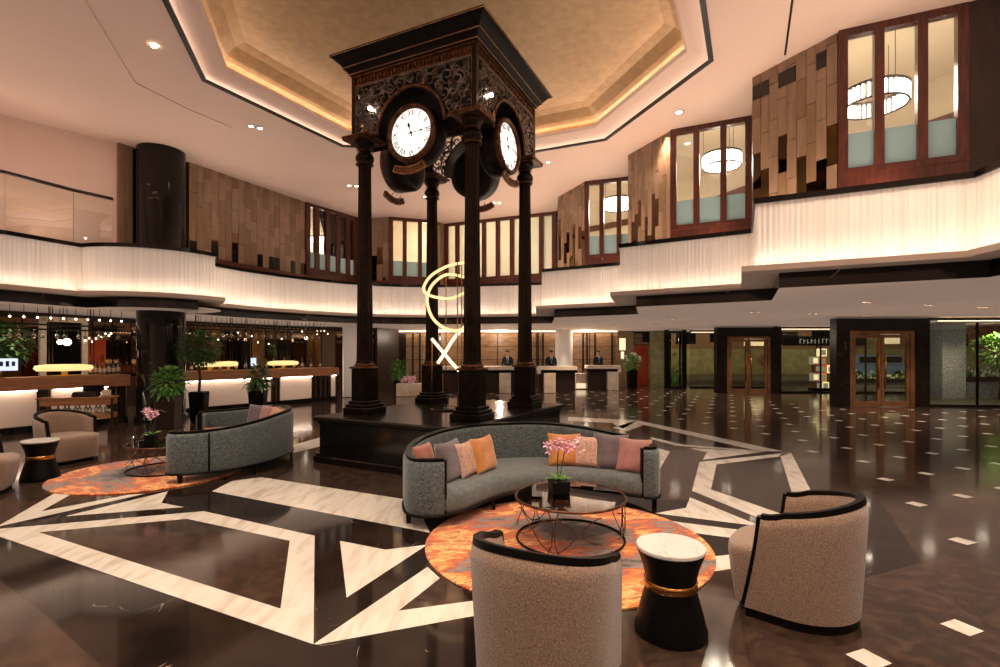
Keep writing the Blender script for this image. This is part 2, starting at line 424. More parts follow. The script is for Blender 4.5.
# gallery edge in plan (clockwise seen from above)
def arc(c, r, a0, a1, n): return [(c[0] + r * cos(radians(a0 + (a1 - a0) * i / n)), c[1] + r * sin(radians(a0 + (a1 - a0) * i / n))) for i in range(n + 1)]
bump = arc((-8.1, 12.2), 1.72, 250, 340, 14)
E_curve = [(p.x, p.y) for p in catmull([(-7.25, 12.75, 0), (-6.8, 13.9, 0), (-5.75, 15.4, 0), (-4.6, 16.4, 0), (-3.3, 16.9, 0), (-2.0, 17.0, 0)], 5)]
FAS = [(-13.5, 0.5), (-12.2, 5.6), (-9.15, 9.45)] + bump + E_curve + [(1.36, 16.4), (1.16, 13.8), (3.1, 12.68), (2.5, 10.63), (4.62, 9.32), (3.76, 7.5),
      (5.95, 6.38), (5.85, 5.6), (5.5, 3.0), (5.5, -3.0), (0, -5.0), (-9, -5.0)]
OUT = [(-19, -2), (-19, 9), (-17.5, 16), (-12, 23), (-6, 26), (1, 26), (8.3, 26.0), (11, 25.5), (16, 23.5), (19, 17), (20, 8), (19, -8), (0, -10), (-12, -9)]

# floor: base, black fields, beige inlay, lattice of small beige tiles
mb = MB()
FLOORP = [(-20, -9), (20, -9), (20, 14.0), (15.6, 15.1), (12.85, 15.3), (16.5, 20.5), (11.05, 20.5), (12.8, 23.5), (8.75, 23.5), (8.75, 26), (-20, 26)]
mb.flat(FLOORP, 0.0)
def inside(p, poly):
    c = False
    for i in range(len(poly)):
        a, b = poly[i], poly[i - 1]
        if (a[1] > p.y) != (b[1] > p.y) and p.x < (b[0] - a[0]) * (p.y - a[1]) / (b[1] - a[1]) + a[0]: c = not c
    return c
def px(*pts): return [fl(a, b) for a, b in pts]
mb.mi = 1
black_fields = [
    px((-60, 538), (-18, 531), (314, 645), (470, 617), (560, 640), (560, 800), (250, 800), (30, 601)),
    px((-60, 520), (0, 526), (130, 496), (260, 477), (430, 503), (430, 560), (400, 600), (317, 643), (313, 535), (204, 511), (0, 530)),
    px((430, 503), (560, 500), (700, 500), (757, 527), (800, 530), (728, 566), (640, 610), (470, 600), (430, 560)),
]
for i, p in enumerate(black_fields): mb.flat(p, 0.0006 + 0.0002 * i)
mb.mi = 1
mb.flat(px((845, 497), (880, 500), (921, 562), (855, 580), (800, 560)), 0.0012)
mb.mi = 3
mb.flat(px((637, 424), (760, 451), (684, 446), (652, 438)), 0.0012)
mb.flat(px((711, 489), (716, 465), (780, 455), (791, 492), (783, 515)), 0.0012)
mb.mi = 0
mb.flat(px((39, 532.5), (187, 519), (289.7, 541), (280.5, 609)), 0.0016)
mb.flat(px((41, 511.5), (128, 495), (72, 494)), 0.0016)
mb.mi = 2
Z = 0.0024
inlays = [
    # left hexagon frame, four bands
    px((-18.6, 530.6), (204, 511.4), (187, 519), (39, 532.5)), px((204, 511.4), (314.6, 536), (289.7, 541), (187, 519)),
    px((314.6, 536), (313.5, 644.7), (280.5, 609), (289.7, 541)), px((313.5, 644.7), (-18.6, 530.6), (39, 532.5), (280.5, 609)),
    # V-shaped bands round the near rug
    px((317, 645), (313.8, 644.4), (427.5, 567.2), (440, 578.5), (398.6, 611)), px((317, 645), (398.6, 611), (470, 601.5), (560, 588), (560, 600), (470, 617)),
    # fans
    px((340, 541), (385.6, 550), (427.5, 544.8), (346.6, 598)),
    # band under the sofa
    px((212, 491.5), (232, 481), (261, 477.3), (415, 501), (430, 533)),
    # left V and fan by the far rug
    px((-3, 527), (54.5, 493.5), (72, 494), (41, 511.5)), px((-3, 527), (41, 511.5), (128, 495), (145, 494)),
    px((64.6, 516.6), (168, 491.5), (161.6, 503), (184, 507.3)),
    # bands behind the sofas
    px((283, 448), (322, 437), (322, 446), (285, 455)), px((640, 444), (670, 451.5), (655, 478), (600, 480)),
    # right hand figures
    px((637.6, 420.4), (784, 451.5), (760, 451.5), (644, 425)), px((568, 417), (637.6, 420.4), (623, 429), (612, 423), (568, 421)),
    px((637.6, 420.4), (644, 425), (628, 431), (612, 428)),
    px((650, 437), (684, 444.7), (762, 451), (745, 451), (676, 446), (652, 439.5)),
    px((690, 448.3), (765, 451.8), (702.7, 460), (707, 452.5)),
    px((699.6, 462), (791, 452.5), (780, 456.5), (716.5, 464.7)), px((699.6, 462), (716.5, 464.7), (711, 489.5), (692, 491)),
    px((692, 491), (711, 489.5), (810, 524), (770, 523)), px((780, 454.5), (791, 452.5), (812, 493), (830, 520), (812, 520), (791.6, 492.5)),
    px((690, 497.5), (762, 526.8), (655, 513.5), (686, 508)),
    px((655, 518.5), (680, 522.5), (760, 532.6), (835, 543), (745, 540), (693, 533)), px((835, 543), (860, 548), (713, 572), (711, 557)),
]
for p in inlays: mb.flat(p, Z)
e1, e2, o0 = Vector((.765, .305)), Vector((-.29, .755)), Vector((2.69, 2.97))
d1 = e1.normalized() * 0.072; d2 = e2.normalized() * 0.072
for i in range(-12, 26):
    for j in range(-8, 32):
        p = o0 + e1 * i + e2 * j
        r = hypot(p.x + 0.9, p.y - 8.5)
        if r < 5.92 or (p - Vector((3.145, 3.97))).length < .3 or p.y < 2.2 or p.x > 15 or p.y > 22 or p.x < -2 or (p.x < 4 and p.y < 14 and p.x < 1.5): continue
        if not inside(p, FLOORP) or (p.y > 14.6 and p.x > 9.3): continue
        mb.flat([p - d1 - d2, p + d1 - d2, p + d1 + d2, p - d1 + d2], Z)
structure(mb, 'floor', ['floor', 'floor_black', 'beige', 'floor_dark'])

M['led_rim'] = emis('rim_led', (1.0, 0.88, 0.78, 1), 5)
# upper ceiling with its octagonal recess
cx0, cy0 = -0.88, 8.6
OCT = [(-5.28, 9.06), (-3.7, 11.95), (.3, 12.54), (2.41, 11.6), (3.52, 8.44), (1.94, 5.25), (-2.06, 4.66), (-4.17, 5.6)]
def osc(k, z): return [(cx0 + (x - cx0) * k, cy0 + (y - cy0) * k, z) for x, y in OCT]
WALLW = [(-12.6, 4.0), (-12.0, 7.5), (-10.5, 10.0), (-8.95, 11.55), (-8.6, 12.6), (-7.9, 12.95), (-6.27, 16.4), (-5.14, 18.3), (-4.63, 18.3), (-3.96, 18.2), (-2.39, 18.7),
         (-2.07, 19.2), (1.95, 17.5), (1.82, 15.85), (2.41, 14.46), (3.75, 14.0), (3.15, 12.5), (3.73, 11.14), (5.16, 10.46),
         (4.46, 8.99), (5.12, 7.73), (6.5, 7.1), (7.0, 6.85), (6.9, 3.0), (6.9, -4.0), (0, -6.0), (-10, -6.0), (-14.5, 0)]
mb = MB()
mb.flat(WALLW, CEIL, OCT[::-1])
mb.add([(p[0], p[1], CEIL) for p in OCT] + osc(.999, CEIL + .05), [(i, (i + 1) % 8, 8 + (i + 1) % 8, 8 + i) for i in range(8)])
mb.grid([osc(.999, CEIL + .05), osc(.97, CEIL + .10), osc(.935, CEIL + .13), osc(.905, CEIL + .145), osc(.895, CEIL + .2), osc(.91, CEIL + .21), osc(.955, CEIL + .18)], False, True)
mb.mi = 1
mb.grid([osc(.958, CEIL + .16), osc(.957, CEIL + .36), osc(.93, CEIL + .365), osc(.92, CEIL + .37), osc(.90, CEIL + .42), osc(.86, CEIL + .56), osc(.82, CEIL + .62)], False, True)
mb.flat([(p[0], p[1]) for p in osc(.82, 0)], CEIL + .62)
structure(mb, 'ceiling', ['ceiling', 'gold'])
mb = MB(); mb.flat([(-20, -9), (20, -9), (20, 26), (-20, 26)], 7.3); structure(mb, 'ceiling.002', 'cream_wall')
mb = MB(); mb.grid([osc(1.004, CEIL - .002), osc(1.004, CEIL - .02), osc(.984, CEIL - .02), osc(.984, CEIL + .008), osc(.986, CEIL + .008), osc(.986, CEIL - .010), osc(1.0, CEIL - .010)], False, True)
structure(mb, 'trim_1', 'blackmatte')
mb = MB(); mb.grid([osc(.936, CEIL + .205), osc(.943, CEIL + .215)], False, True)
o = mb.build('cove_light', 'led_gold'); tag(o, 'warm light strip hidden in the cove of the octagonal gold ceiling recess', 'light strip')
mb = MB(); mb.grid([osc(.989, CEIL - .005), osc(.994, CEIL - .005)][::-1], False, True)
o = mb.build('cove_light', 'led_rim'); tag(o, 'soft light strip behind the thin black rim of the octagonal ceiling recess', 'light strip')
# shallow second plane and slot of the plain ceiling
mb = MB()
slot0, slot1 = at(793, -6, 0.1), None
def cp(x, y, z=CEIL): Y = (z - CAMZ) * F / (HY - y); return ((x - 500) * Y / F, Y)
mb.wall(cp(793, -4), cp(785, 55), CEIL - .004, CEIL + .02, 0.03)
structure(mb, 'trim_2', 'blackmatte')
mb = MB()
mb.prism([cp(84, -2), cp(135, 82), cp(187, 108), cp(232, 127), cp(225, 140), (-8.3, 12.8), (-9.1, 11.5), (-12.3, 7.2), (-12.5, 4.2)], CEIL - .02, CEIL + .01)
structure(mb, 'trim_3', 'ceiling')

# gallery slab, lower ceiling, and dark band below the fascia
INNER = offset_poly(FAS, 0.32)
mb = MB()
mb.flat(OUT, 2.66, [(p[0], p[1]) for p in INNER][::-1])
mb.flat(OUT, LZ1 - .02, [(p[0], p[1]) for p in offset_poly(FAS, 0.05)][::-1])
structure(mb, 'ceiling.001', 'soffit')
mb = MB()
I3 = lambda z: [(p[0], p[1], z) for p in INNER]
mb.grid([I3(2.575), I3(2.82)], False, True)
M['band_marble'] = veined('band_marble', srgb(15, 11, 9), srgb(150, 128, 110), .12, 1.0, .012, srgb(24, 17, 13), .35)
structure(mb, 'trim_4', 'band_marble')
mb = MB()
step = offset_poly(INNER, 0.45)
mb.grid([[(p[0], p[1], 2.58) for p in INNER], [(p[0], p[1], 2.58) for p in step], [(p[0], p[1], 2.70) for p in step]], False, True)
structure(mb, 'trim_5', 'soffit')

# the lit pleated fascia itself
def pleats(poly, step, amp):
    out = []; n = len(poly); s = 0
    for i in range(n):
        a, b = Vector(poly[i][:2]), Vector(poly[(i + 1) % n][:2]); L = (b - a).length
        k = max(1, int(L / step)); nr = Vector((-(b - a).y, (b - a).x)).normalized()
        for q in range(k):
            p = a.lerp(b, q / k); s += 1
            out.append(p + nr * (amp * (s % 2) * rnd.uniform(0.5, 1.0)))
    return out
pl = pleats(FAS, 0.035, 0.012)
mb = MB()
mb.grid([[(p.x, p.y, LZ0 - .01) for p in pl], [(p.x, p.y, LZ1) for p in pl]], False, True)
structure(mb, 'trim_6', 'fabric_white')
LIP = offset_poly(FAS, -0.19)
mb = MB()
f3 = lambda pp, z: [(p[0], p[1], z) for p in pp]
mb.grid([f3(INNER, 2.80), f3(LIP, 2.78), f3(LIP, 2.86), f3(offset_poly(FAS, -0.175), 2.86), f3(offset_poly(FAS, -0.175), 2.83), f3(offset_poly(FAS, .02), 2.83)], False, True)
structure(mb, 'trim_7', 'lip')
mb = MB()
mb.grid([f3(offset_poly(FAS, -0.155), 2.842), f3(offset_poly(FAS, -0.135), 2.842)][::-1], False, True)
o = mb.build('fascia_light', 'led'); tag(o, 'warm light strip in the ledge under the pleated white gallery front', 'light strip')
mb = MB()
mb.grid([f3(offset_poly(FAS, .01), LZ1 - .01), f3(offset_poly(FAS, -.03), LZ1 - .01), f3(offset_poly(FAS, -.03), LZ1 + .07), f3(offset_poly(FAS, .16), LZ1 + .07)], False, True)
structure(mb, 'trim_8', 'blackmarble')

# ---- gallery walls: tiled panels, window banks
def panel(name, p0, p1, z0, z1, cw, slots, seed, gold=0.15, mirror=0.15, lowmirror=True):
    r = random.Random(seed); mb = MB()
    dx, dy = p1[0] - p0[0], p1[1] - p0[1]; L = hypot(dx, dy); nx, ny = dy / L, -dx / L
    mb.mi = 0; mb.wall(p0, p1, z0, z1, 0.06, 0.05)
    n = max(2, int(L / cw)); w = L / n
    for i in range(n):
        a, b = i / n, (i + 1) / n
        z = z0 - (.32 if i % 2 else 0) - (.16 if i % 4 > 1 else 0)
        while z < z1 - 0.02:
            za, zt = max(z, z0), min(z + .62, z1)
            z += .62
            if zt - za < .03: continue
            q = r.random(); mid = (za + zt) / 2 - z0
            pg, pmir = (gold, mirror) if mid < (z1 - z0) * 0.5 else (gold * .1, 0.0)
            mb.mi = 2 if q < pg else 3 if q < pg + pmir else 1 if r.random() < .5 else 0
            off = -0.012 - 0.012 * r.random() if mb.mi < 2 else -0.006
            qa = (p0[0] + dx * a, p0[1] + dy * a); qb = (p0[0] + dx * (b - 0.006 / L), p0[1] + dy * (b - 0.006 / L))
            mb.wall(qa, qb, za + 0.004, zt - 0.004, 0.05, off + 0.03)
        if slots and i % 3 != 2:
            mb.mi = 4
            zs = (z1 - 0.42, z1 - 0.17) if slots == 'top' else (z0 + 0.12, z0 + 0.62)
            qa = (p0[0] + dx * (a + 0.06 / n), p0[1] + dy * (a + 0.06 / n)); qb = (p0[0] + dx * (b - 0.06 / n), p0[1] + dy * (b - 0.06 / n))
            if r.random() < (0.9 if slots == 'top' else 0.6): mb.wall(qa, qb, zs[0], zs[1], 0.06, -0.004 + 0.01)
    return structure(mb, name, ['tile_taupe', 'tile_brown', 'tile_gold', 'tile_mirror', 'blackgloss'])
panel('wall_right', (4.46, 8.99), (5.12, 7.73), 3.85, CEIL, 0.15, 'top', 3, .34, .26)
panel('wall_right.001', (3.15, 12.5), (3.73, 11.14), 3.85, CEIL, 0.12, None, 5, .14, .2)
panel('wall_right.002', (1.82, 15.85), (2.41, 14.46), 3.85, CEIL, 0.16, None, 6, .15, .3)
panel('wall_left', (-7.9, 12.95), (-6.27, 16.4), 3.85, CEIL, 0.2, 'bottom', 8, .04, .1)
panel('wall_back', (-4.63, 18.3), (-3.96, 18.2), 3.85, CEIL, 0.17, None, 9, .25, .3)
panel('wall_back.001', (-2.39, 18.7), (-2.07, 19.2), 3.85, CEIL, 0.2, None, 11, .3, .2)
def window_bank(name, p0, p1, n, sill=4.36, top=6.34, frost=0.27, mw=0.10, whole=False, label=None):
    mb = MB()
    dx, dy = p1[0] - p0[0], p1[1] - p0[1]; L = hypot(dx, dy)
    P = lambda t: (p0[0] + dx * t, p0[1] + dy * t)
    mb.wall(p0, p1, 3.85, sill, 0.14); mb.wall(p0, p1, top, CEIL, 0.14)
    mb.wall(p0, p1, sill - .1, sill - .03, 0.18)
    w = mw / L
    for i in range(n + 1):
        t = i / n
        mb.wall(P(min(max(t - w / 2, 0), 1 - w)), P(min(max(t + w / 2, w), 1)), sill, top, 0.14)
    o = structure(mb, name, 'redwood')
    zf = sill + (top - sill) * frost
    for i in range(n):
        a, b = (i / n) + w * .4, ((i + 1) / n) - w * .4
        q = MB(); q.wall(P(a), P(b), sill if whole else zf, top, 0.012)
        q.build('window_pane', 'frost_white' if whole else 'glass', o)
        if not whole:
            q = MB(); q.wall(P(a), P(b), sill, zf, 0.012); q.build('frosted_pane', 'frost', o)
    return o
mb = MB()
for p0, p1, za in (((-7.9, 12.95), (-6.27, 16.4), 4.02), ((4.46, 8.99), (5.12, 7.73), 3.93), ((3.15, 12.5), (3.73, 11.14), 4.0), ((1.82, 15.85), (2.41, 14.46), 4.0), ((-4.63, 18.3), (-3.96, 18.2), 4.1)):
    mb.wall(p0, p1, 3.80, za + .08, .16)
structure(mb, 'trim_24', 'redwood')
window_bank('window_1', (5.12, 7.73), (6.5, 7.1), 3, mw=.12)
window_bank('window_2', (3.73, 11.14), (5.16, 10.46), 3, mw=.12)
window_bank('window_3', (2.41, 14.46), (3.75, 14.0), 3, mw=.12)
window_bank('window_4', (-2.07, 19.2), (1.95, 17.5), 8, mw=.16, whole=True)
window_bank('window_5', (-3.96, 18.2), (-2.39, 18.7), 3, mw=.14)
window_bank('window_6', (-6.27, 16.4), (-5.14, 18.3), 5, mw=.16)
# blank returns, pillars and the plain left wall of the gallery
mb = MB()
for a, b in (((1.95, 17.5), (1.82, 15.85)), ((3.75, 14.0), (3.15, 12.5)), ((5.16, 10.46), (4.46, 8.99)), ((-5.14, 18.3), (-4.63, 18.3))):
    mb.wall(a, b, 3.85, CEIL, 0.1, 0.05)
mb.wall((6.5, 7.1), (7.0, 6.85), 3.85, CEIL, 0.12); mb.wall((7.0, 6.85), (6.9, 3.0), 3.85, CEIL, 0.12)
structure(mb, 'wall_right.003', 'darkwood')
mb = MB()
for a, b in (((-14.5, 0), (-12.6, 4.0)), ((-12.6, 4.0), (-12.0, 7.5)), ((-12.0, 7.5), (-10.5, 10.0)), ((-10.5, 10.0), (-8.83, 11.75)), ((6.9, 3.0), (6.9, -4.0)), ((6.9, -4), (0, -6)), ((0, -6), (-10, -6)), ((-10, -6), (-14.5, 0))):
    mb.wall(a, b, 3.8, CEIL, 0.1, 0.05)
structure(mb, 'wall_left.001', 'ceiling')
mb = MB()
mb.wall((-8.83, 11.75), (-8.68, 12.0), 3.85, CEIL, 0.16); mb.mi = 1; mb.wall((-8.68, 12.0), (-8.5, 12.7), 3.85, CEIL, 0.1, .05); mb.wall((-8.5, 12.7), (-7.9, 12.95), 3.85, CEIL, 0.1, .05)
structure(mb, 'wall_left.002', ['tile_brown', 'blackmatte'])
# glass balustrade above the left gallery edge
bal = thing('glass_balustrade', 'clear glass balustrade with a dark handrail along the gallery at far left', 'balustrade', (-9.2, 9.5, LZ1 + .07))
def loc(p, b): return (p[0] - b.location.x, p[1] - b.location.y)
gp = offset_poly([(-13.0, 3.0), (-12.2, 5.6), (-9.15, 9.45), (-8.75, 10.5), (-8.4, 11.1)], 0.06, False)
q = MB(); r_ = MB()
for a, b in zip(gp, gp[1:]):
    q.wall(loc(a, bal), loc(b, bal), 0, 1.06, 0.02); 
r_.tube([(*loc(p, bal), 1.09) for p in gp], 0.035, 8)
q.build('glass_panel', 'glass', bal); r_.build('handrail', 'darkwood', bal)

# rooms behind the gallery windows
mb = MB()
rooms = [(-8.6, 17), (-5.4, 21.6), (0, 22.3), (4.0, 19.2), (6.5, 16.5), (8.2, 12.3), (9.8, 9.2), (9.9, 6.0)]
for a, b in zip(rooms, rooms[1:]): mb.wall(a, b, 3.75, 7.3, 0.1, 0.05)
structure(mb, 'wall_back.002', 'cream_wall')
mb = MB()
for a, b in zip(rooms[2:], rooms[3:]):
    mb.wall(a, b, 6.25, 6.46, 0.06, -0.05); mb.wall(a, b, 3.8, 4.7, 0.06, -0.05)
structure(mb, 'trim_9', 'redwood')
def chandelier(loc_, r, label, rz=0):
    t = thing('ring_chandelier', label, 'chandelier', loc_, rz, 'crystal ring chandeliers')
    q = MB()
    for i in range(40):
        a = 2 * pi * i / 40
        q.tube([(r * cos(a), r * sin(a), 0), (r * cos(a), r * sin(a), -0.24)], 0.022, 6)
    q.build('crystal_rods', 'crystal', t)
    q = MB(); q.tube([(r * cos(2 * pi * i / 40), r * sin(2 * pi * i / 40), 0.02) for i in range(40)], 0.035, 6, True)
    q.tube([(r * cos(2 * pi * i / 40), r * sin(2 * pi * i / 40), -0.26) for i in range(40)], 0.02, 6, True)
    q.build('ring_frame', 'blackmatte', t)
    for a in (0.5, 2.6, 4.7): q = MB(); q.tube([(r * cos(a), r * sin(a), 0.02), (r * cos(a), r * sin(a), 7.29 - loc_[2])], 0.006, 5); q.build('suspension_rod', 'blackmatte', t)
    return t
chandelier((6.75, 9.2, 6.3), 0.5, 'crystal ring chandelier behind the nearest window bank at upper right')
chandelier((5.35, 12.3, 6.35), 0.42, 'crystal ring chandelier behind the middle window bank on the right')
chandelier((3.75, 16.2, 6.45), 0.42, 'crystal ring chandelier behind the farthest window bank on the right')
chandelier((-6.7, 19.2, 5.9), 0.45, 'crystal ring chandelier behind the narrow windows beyond the brown panelled wall')

# ================================================================== DOWNLIGHTS
def point(name, loc_, watt, rad=0.1, col=WARM[:3]):
    l = bpy.data.lights.new(name, 'POINT'); l.energy = watt; l.shadow_soft_size = rad; l.color = col
    o = bpy.data.objects.new(name, l); C.objects.link(o); o.location = loc_; return o
def spot(name, loc_, watt, ang=100, blend=0.6, rad=0.06, col=WARM[:3], rot=(0, 0, 0)):
    l = bpy.data.lights.new(name, 'SPOT'); l.energy = watt; l.spot_size = radians(ang); l.spot_blend = blend
    l.shadow_soft_size = rad; l.color = col
    o = bpy.data.objects.new(name, l); C.objects.link(o); o.location = loc_; o.rotation_euler = rot; return o
dl_master = None
def downlight(p, z, label, r=0.05, group='recessed ceiling downlights', watt=0, ang=110):
    global dl_master
    if dl_master is None:
        t = thing('recessed_downlight', label, 'downlight', (p[0], p[1], z), 0, group)
        q = MB(); q.lathe([(r * 1.45, -0.002), (r * 1.45, -0.012), (r * 1.05, -0.012), (r, 0.0)], n=20, caps=False); q.build('trim_ring', 'lip', t)
        q = MB(); q.lathe([(0.0001, -0.004), (r * 0.98, -0.004)], n=20, caps=False); q.build('lamp', 'bulb', t)
        dl_master = t
    else:
        t = copy_thing(dl_master, (p[0], p[1], z), 0, label, group); t.scale = (r / .05,) * 3
    if watt: spot('downlight_beam', (p[0], p[1], z - .05), watt, ang)
    return t
upper = [(154, 45, 'single bright downlight in the ceiling at upper left', .048), (251, 126, 'left lamp of the twin downlights left of the clock tower', .05),
         (260, 128, 'right lamp of the twin downlights left of the clock tower', .05), (349, 185.5, 'left lamp of the twin downlights beside the left clock column', .05),
         (356.5, 186, 'right lamp of the twin downlights beside the left clock column', .05), (425, 196.5, 'small downlight beside the rear clock column capital', .05),
         (494.5, 202.5, 'left lamp of the twin downlights above the back windows', .05), (499.5, 203, 'right lamp of the twin downlights above the back windows', .05),
         (540.5, 164, 'left lamp of the twin downlights right of the clock tower', .05), (548, 162, 'right lamp of the twin downlights right of the clock tower', .05),
         (679, 112, 'single bright downlight in the ceiling above the middle right windows', .07)]
for a, b, lb, r in upper: downlight(cp(a, b), CEIL if a > 300 or a in (251, 260) else CEIL - .02, lb, r, 'upper ceiling downlights', 0)
LOW = 2.66
lows = [(864, 302, 869.5, 302, 'above the portal with the gold doors, nearer pair'), (863.5, 315, 868.5, 315, 'directly in front of the right portal lintel'),
        (926, 304.5, 931.5, 304.5, 'right of the right portal'), (980, 307, 985, 307, 'at the far right edge of the low ceiling'),
        (810, 313.5, 815.5, 313.5, 'left of the right portal'), (752.5, 312, 757.5, 312, 'above the left portal'),
        (672.5, 319, 677.5, 319, 'left of the left portal, nearer pair'), (724, 319, 729, 319, 'in front of the left portal'),
        (776, 325, 780, 325, 'right end of the left portal lintel'), (655, 324.5, 658.5, 324.5, 'in front of the green lit wall'), (612, 325, 615.5, 325, 'in front of the reception sign')]
for x0, y0, x1, y1, lb in lows:
    downlight(cp(x0, y0, LOW), LOW, 'left low ceiling downlight ' + lb, .05, 'low ceiling downlights')
    downlight(cp(x1, y1, LOW), LOW, 'right low ceiling downlight ' + lb, .05, 'low ceiling downlights')
# ================================================================== PODIUM AND CLOCK TOWER
PH = 0.675
M['podium_top'] = veined('podium_top_marble', srgb(16, 12, 10), srgb(100, 86, 74), 0.18, 1.1, 0.004, srgb(26, 19, 15), spec=.35)
M['cornice_black'] = pm('black_painted_iron', srgb(12, 9, 8), .5, col2=srgb(18, 13, 11), scale=5, spec=.15)
M['drum_iron'] = pm('blackened_bronze', srgb(30, 20, 14), .35, .6, col2=srgb(18, 12, 9), scale=6)
M['gilt'] = pm('worn_gilt', srgb(190, 146, 104), .3, .8, col2=srgb(140, 98, 66), scale=20)
pod = thing('marble_podium', 'black polished marble podium with moulded base under the clock tower', 'podium', (-0.785, 8.4, 0), radians(-29))
q = MB(); q.box((0, 0, .05), (2.56, 3.5, .10), bev=.015); q.box((0, 0, .115), (2.5, 3.44, .03)); q.build('base_moulding', 'blackmarble', pod)
q = MB(); q.box((0, 0, .345), (2.42, 3.36, .45)); q.box((0, 0, .575), (2.46, 3.4, .03)); q.build('body', 'blackgloss', pod)
q = MB(); q.box((0, 0, .635), (2.56, 3.5, .08), bev=.02); q.build('top_slab', 'podium_top', pod)

T = thing('clock_tower', 'tall dark bronze four-column clock tower with lit dials and pierced metalwork', 'clock tower', (-.836, 8.38, PH), radians(-25.5))
fl16 = lambda i, r: r * (0.93 if i % 2 else 1.0)
def column(x, y):
    q = MB()
    q.box((x, y, .045), (.47, .47, .09), bev=.01); q.box((x, y, .115), (.42, .42, .05), bev=.01)
    col = q.build('column_base', 'bronze', T)
    q = MB(); q.box((x, y, .165), (.36, .36, .05), bev=.012); q.box((x, y, .43), (.29, .29, .50), bev=.008)
    for k in range(4):
        a = k * pi / 2
        q.box((x + .147 * cos(a), y + .147 * sin(a), .43), (.006, .2, .4), a)
    q.build('pedestal', 'bronze', T)
    q = MB(); q.box((x, y, .70), (.34, .34, .035), bev=.01); q.lathe([(.15, .715), (.16, .74), (.14, .77)], (x, y, 0), 24)
    q.build('pedestal_cap', 'copper', T)
    q = MB(); q.lathe([(.128, .75), (.135, .78), (.125, .82), (.122, 1.1), (.108, 2.6), (.096, 3.84)], (x, y, 0), 40, False, fl16)
    q.build('shaft', 'bronze', T)
    q = MB(); q.lathe([(.10, 3.82), (.125, 3.84), (.125, 3.85), (.10, 3.86), (.135, 3.90), (.145, 3.945), (.13, 3.99), (.10, 4.01), (.095, 4.03), (.098, 4.06), (.13, 4.10), (.15, 4.16), (.15, 4.18)], (x, y, 0), 8 * 3, True)
    q.build('capital', 'bronze', T)
    q = MB(); q.tube([(x + .128 * cos(2 * pi * k / 24), y + .128 * sin(2 * pi * k / 24), 3.845) for k in range(24)], .012, 6, True); q.tube([(x + .115 * cos(2 * pi * k / 24), y + .115 * sin(2 * pi * k / 24), 4.045) for k in range(24)], .008, 6, True)
    q.build('neck_ring', 'copper', T)
for sx in (-1, 1):
    for sy in (-1, 1):
        column(.95 * sx, .95 * sy)
        q = MB(); q.box((.98 * sx, .98 * sy, 4.195), (.42, .42, .03), bev=.008); q.box((.95 * sx, .95 * sy, 4.225), (.50, .50, .035), bev=.01)
        q.build('corner_ledge', 'copper', T)
B = 1.07
zb, zt = 4.24, 5.185
# corner pilasters and frieze
for sx in (-1, 1):
    for sy in (-1, 1): q = MB(); q.box((B * .985 * sx, B * .985 * sy, (zb + zt) / 2), (.07, .07, zt - zb)); q.build('corner_post', 'bronze', T)
q = MB()
for k in range(4):
    s0 = len(q.v)
    q.box((0, -B + .02, 5.02), (2 * B, .06, .03)); q.box((0, -B + .02, 5.17), (2 * B, .08, .03)); q.box((0, -B + .03, 5.1), (2 * B, .03, .13))
    for i in range(34):
        x = -B + .04 + (2 * B - .08) * i / 33
        q.box((x, -B + .005, 5.095 + .012 * (-1) ** i), (.026, .03, .075), 0)
    q.xf(Matrix.Rotation(k * pi / 2, 4, 'Z'), s0)
q.build('frieze', 'copper', T)
# stepped cornice
q = MB()
prof = [(1.07, 5.185), (1.10, 5.19), (1.12, 5.215), (1.13, 5.24), (1.17, 5.275), (1.19, 5.285), (1.19, 5.31), (1.235, 5.36), (1.27, 5.41), (1.30, 5.42), (1.32, 5.425), (1.32, 5.455), (1.2, 5.47)]
rows = [[(s * a, s * b, z) for a, b in ((-1, -1), (1, -1), (1, 1), (-1, 1))] for s, z in prof]
q.grid(rows, False, True); q.flat([(-1.2, -1.2), (1.2, -1.2), (1.2, 1.2), (-1.2, 1.2)], 5.47); q.flat([(-1.05, -1.05), (1.05, -1.05), (1.05, 1.05), (-1.05, 1.05)], 5.19)
q.build('cornice', 'cornice_black', T)
q = MB()
for s, z, r in ((1.322, 5.43, .007), (1.192, 5.285, .007), (1.122, 5.2, .007)):
    q.tube([(-s, -s, z), (s, -s, z)], r, 6); q.tube([(s, -s, z), (s, s, z)], r, 6); q.tube([(s, s, z), (-s, s, z)], r, 6); q.tube([(-s, s, z), (-s, -s, z)], r, 6)
q.build('cornice_bead', 'gilt', T)

def ribbon(q, pts, w, y0, y1):
    "flat bar following 2-D points (x, z), between depths y0 and y1"
    n = len(pts); L = []; R = []
    for i in range(n):
        a = Vector(pts[max(i - 1, 0)]); b = Vector(pts[min(i + 1, n - 1)])
        d = (b - a); d = d.normalized() if d.length > 1e-9 else Vector((1, 0))
        nr = Vector((-d.y, d.x)); ww = w * (1 - 0.45 * i / n)
        L.append(Vector(pts[i]) + nr * ww); R.append(Vector(pts[i]) - nr * ww)
    vs = [(p.x, y0, p.y) for p in L] + [(p.x, y0, p.y) for p in R] + [(p.x, y1, p.y) for p in L] + [(p.x, y1, p.y) for p in R]
    fs = []
    for i in range(n - 1):
        fs += [(i, i + 1, n + i + 1, n + i), (2 * n + i, 3 * n + i, 3 * n + i + 1, 2 * n + i + 1),
               (i, 2 * n + i, 2 * n + i + 1, i + 1), (n + i, n + i + 1, 3 * n + i + 1, 3 * n + i)]
    q.add(vs, fs)
CZ = 4.13
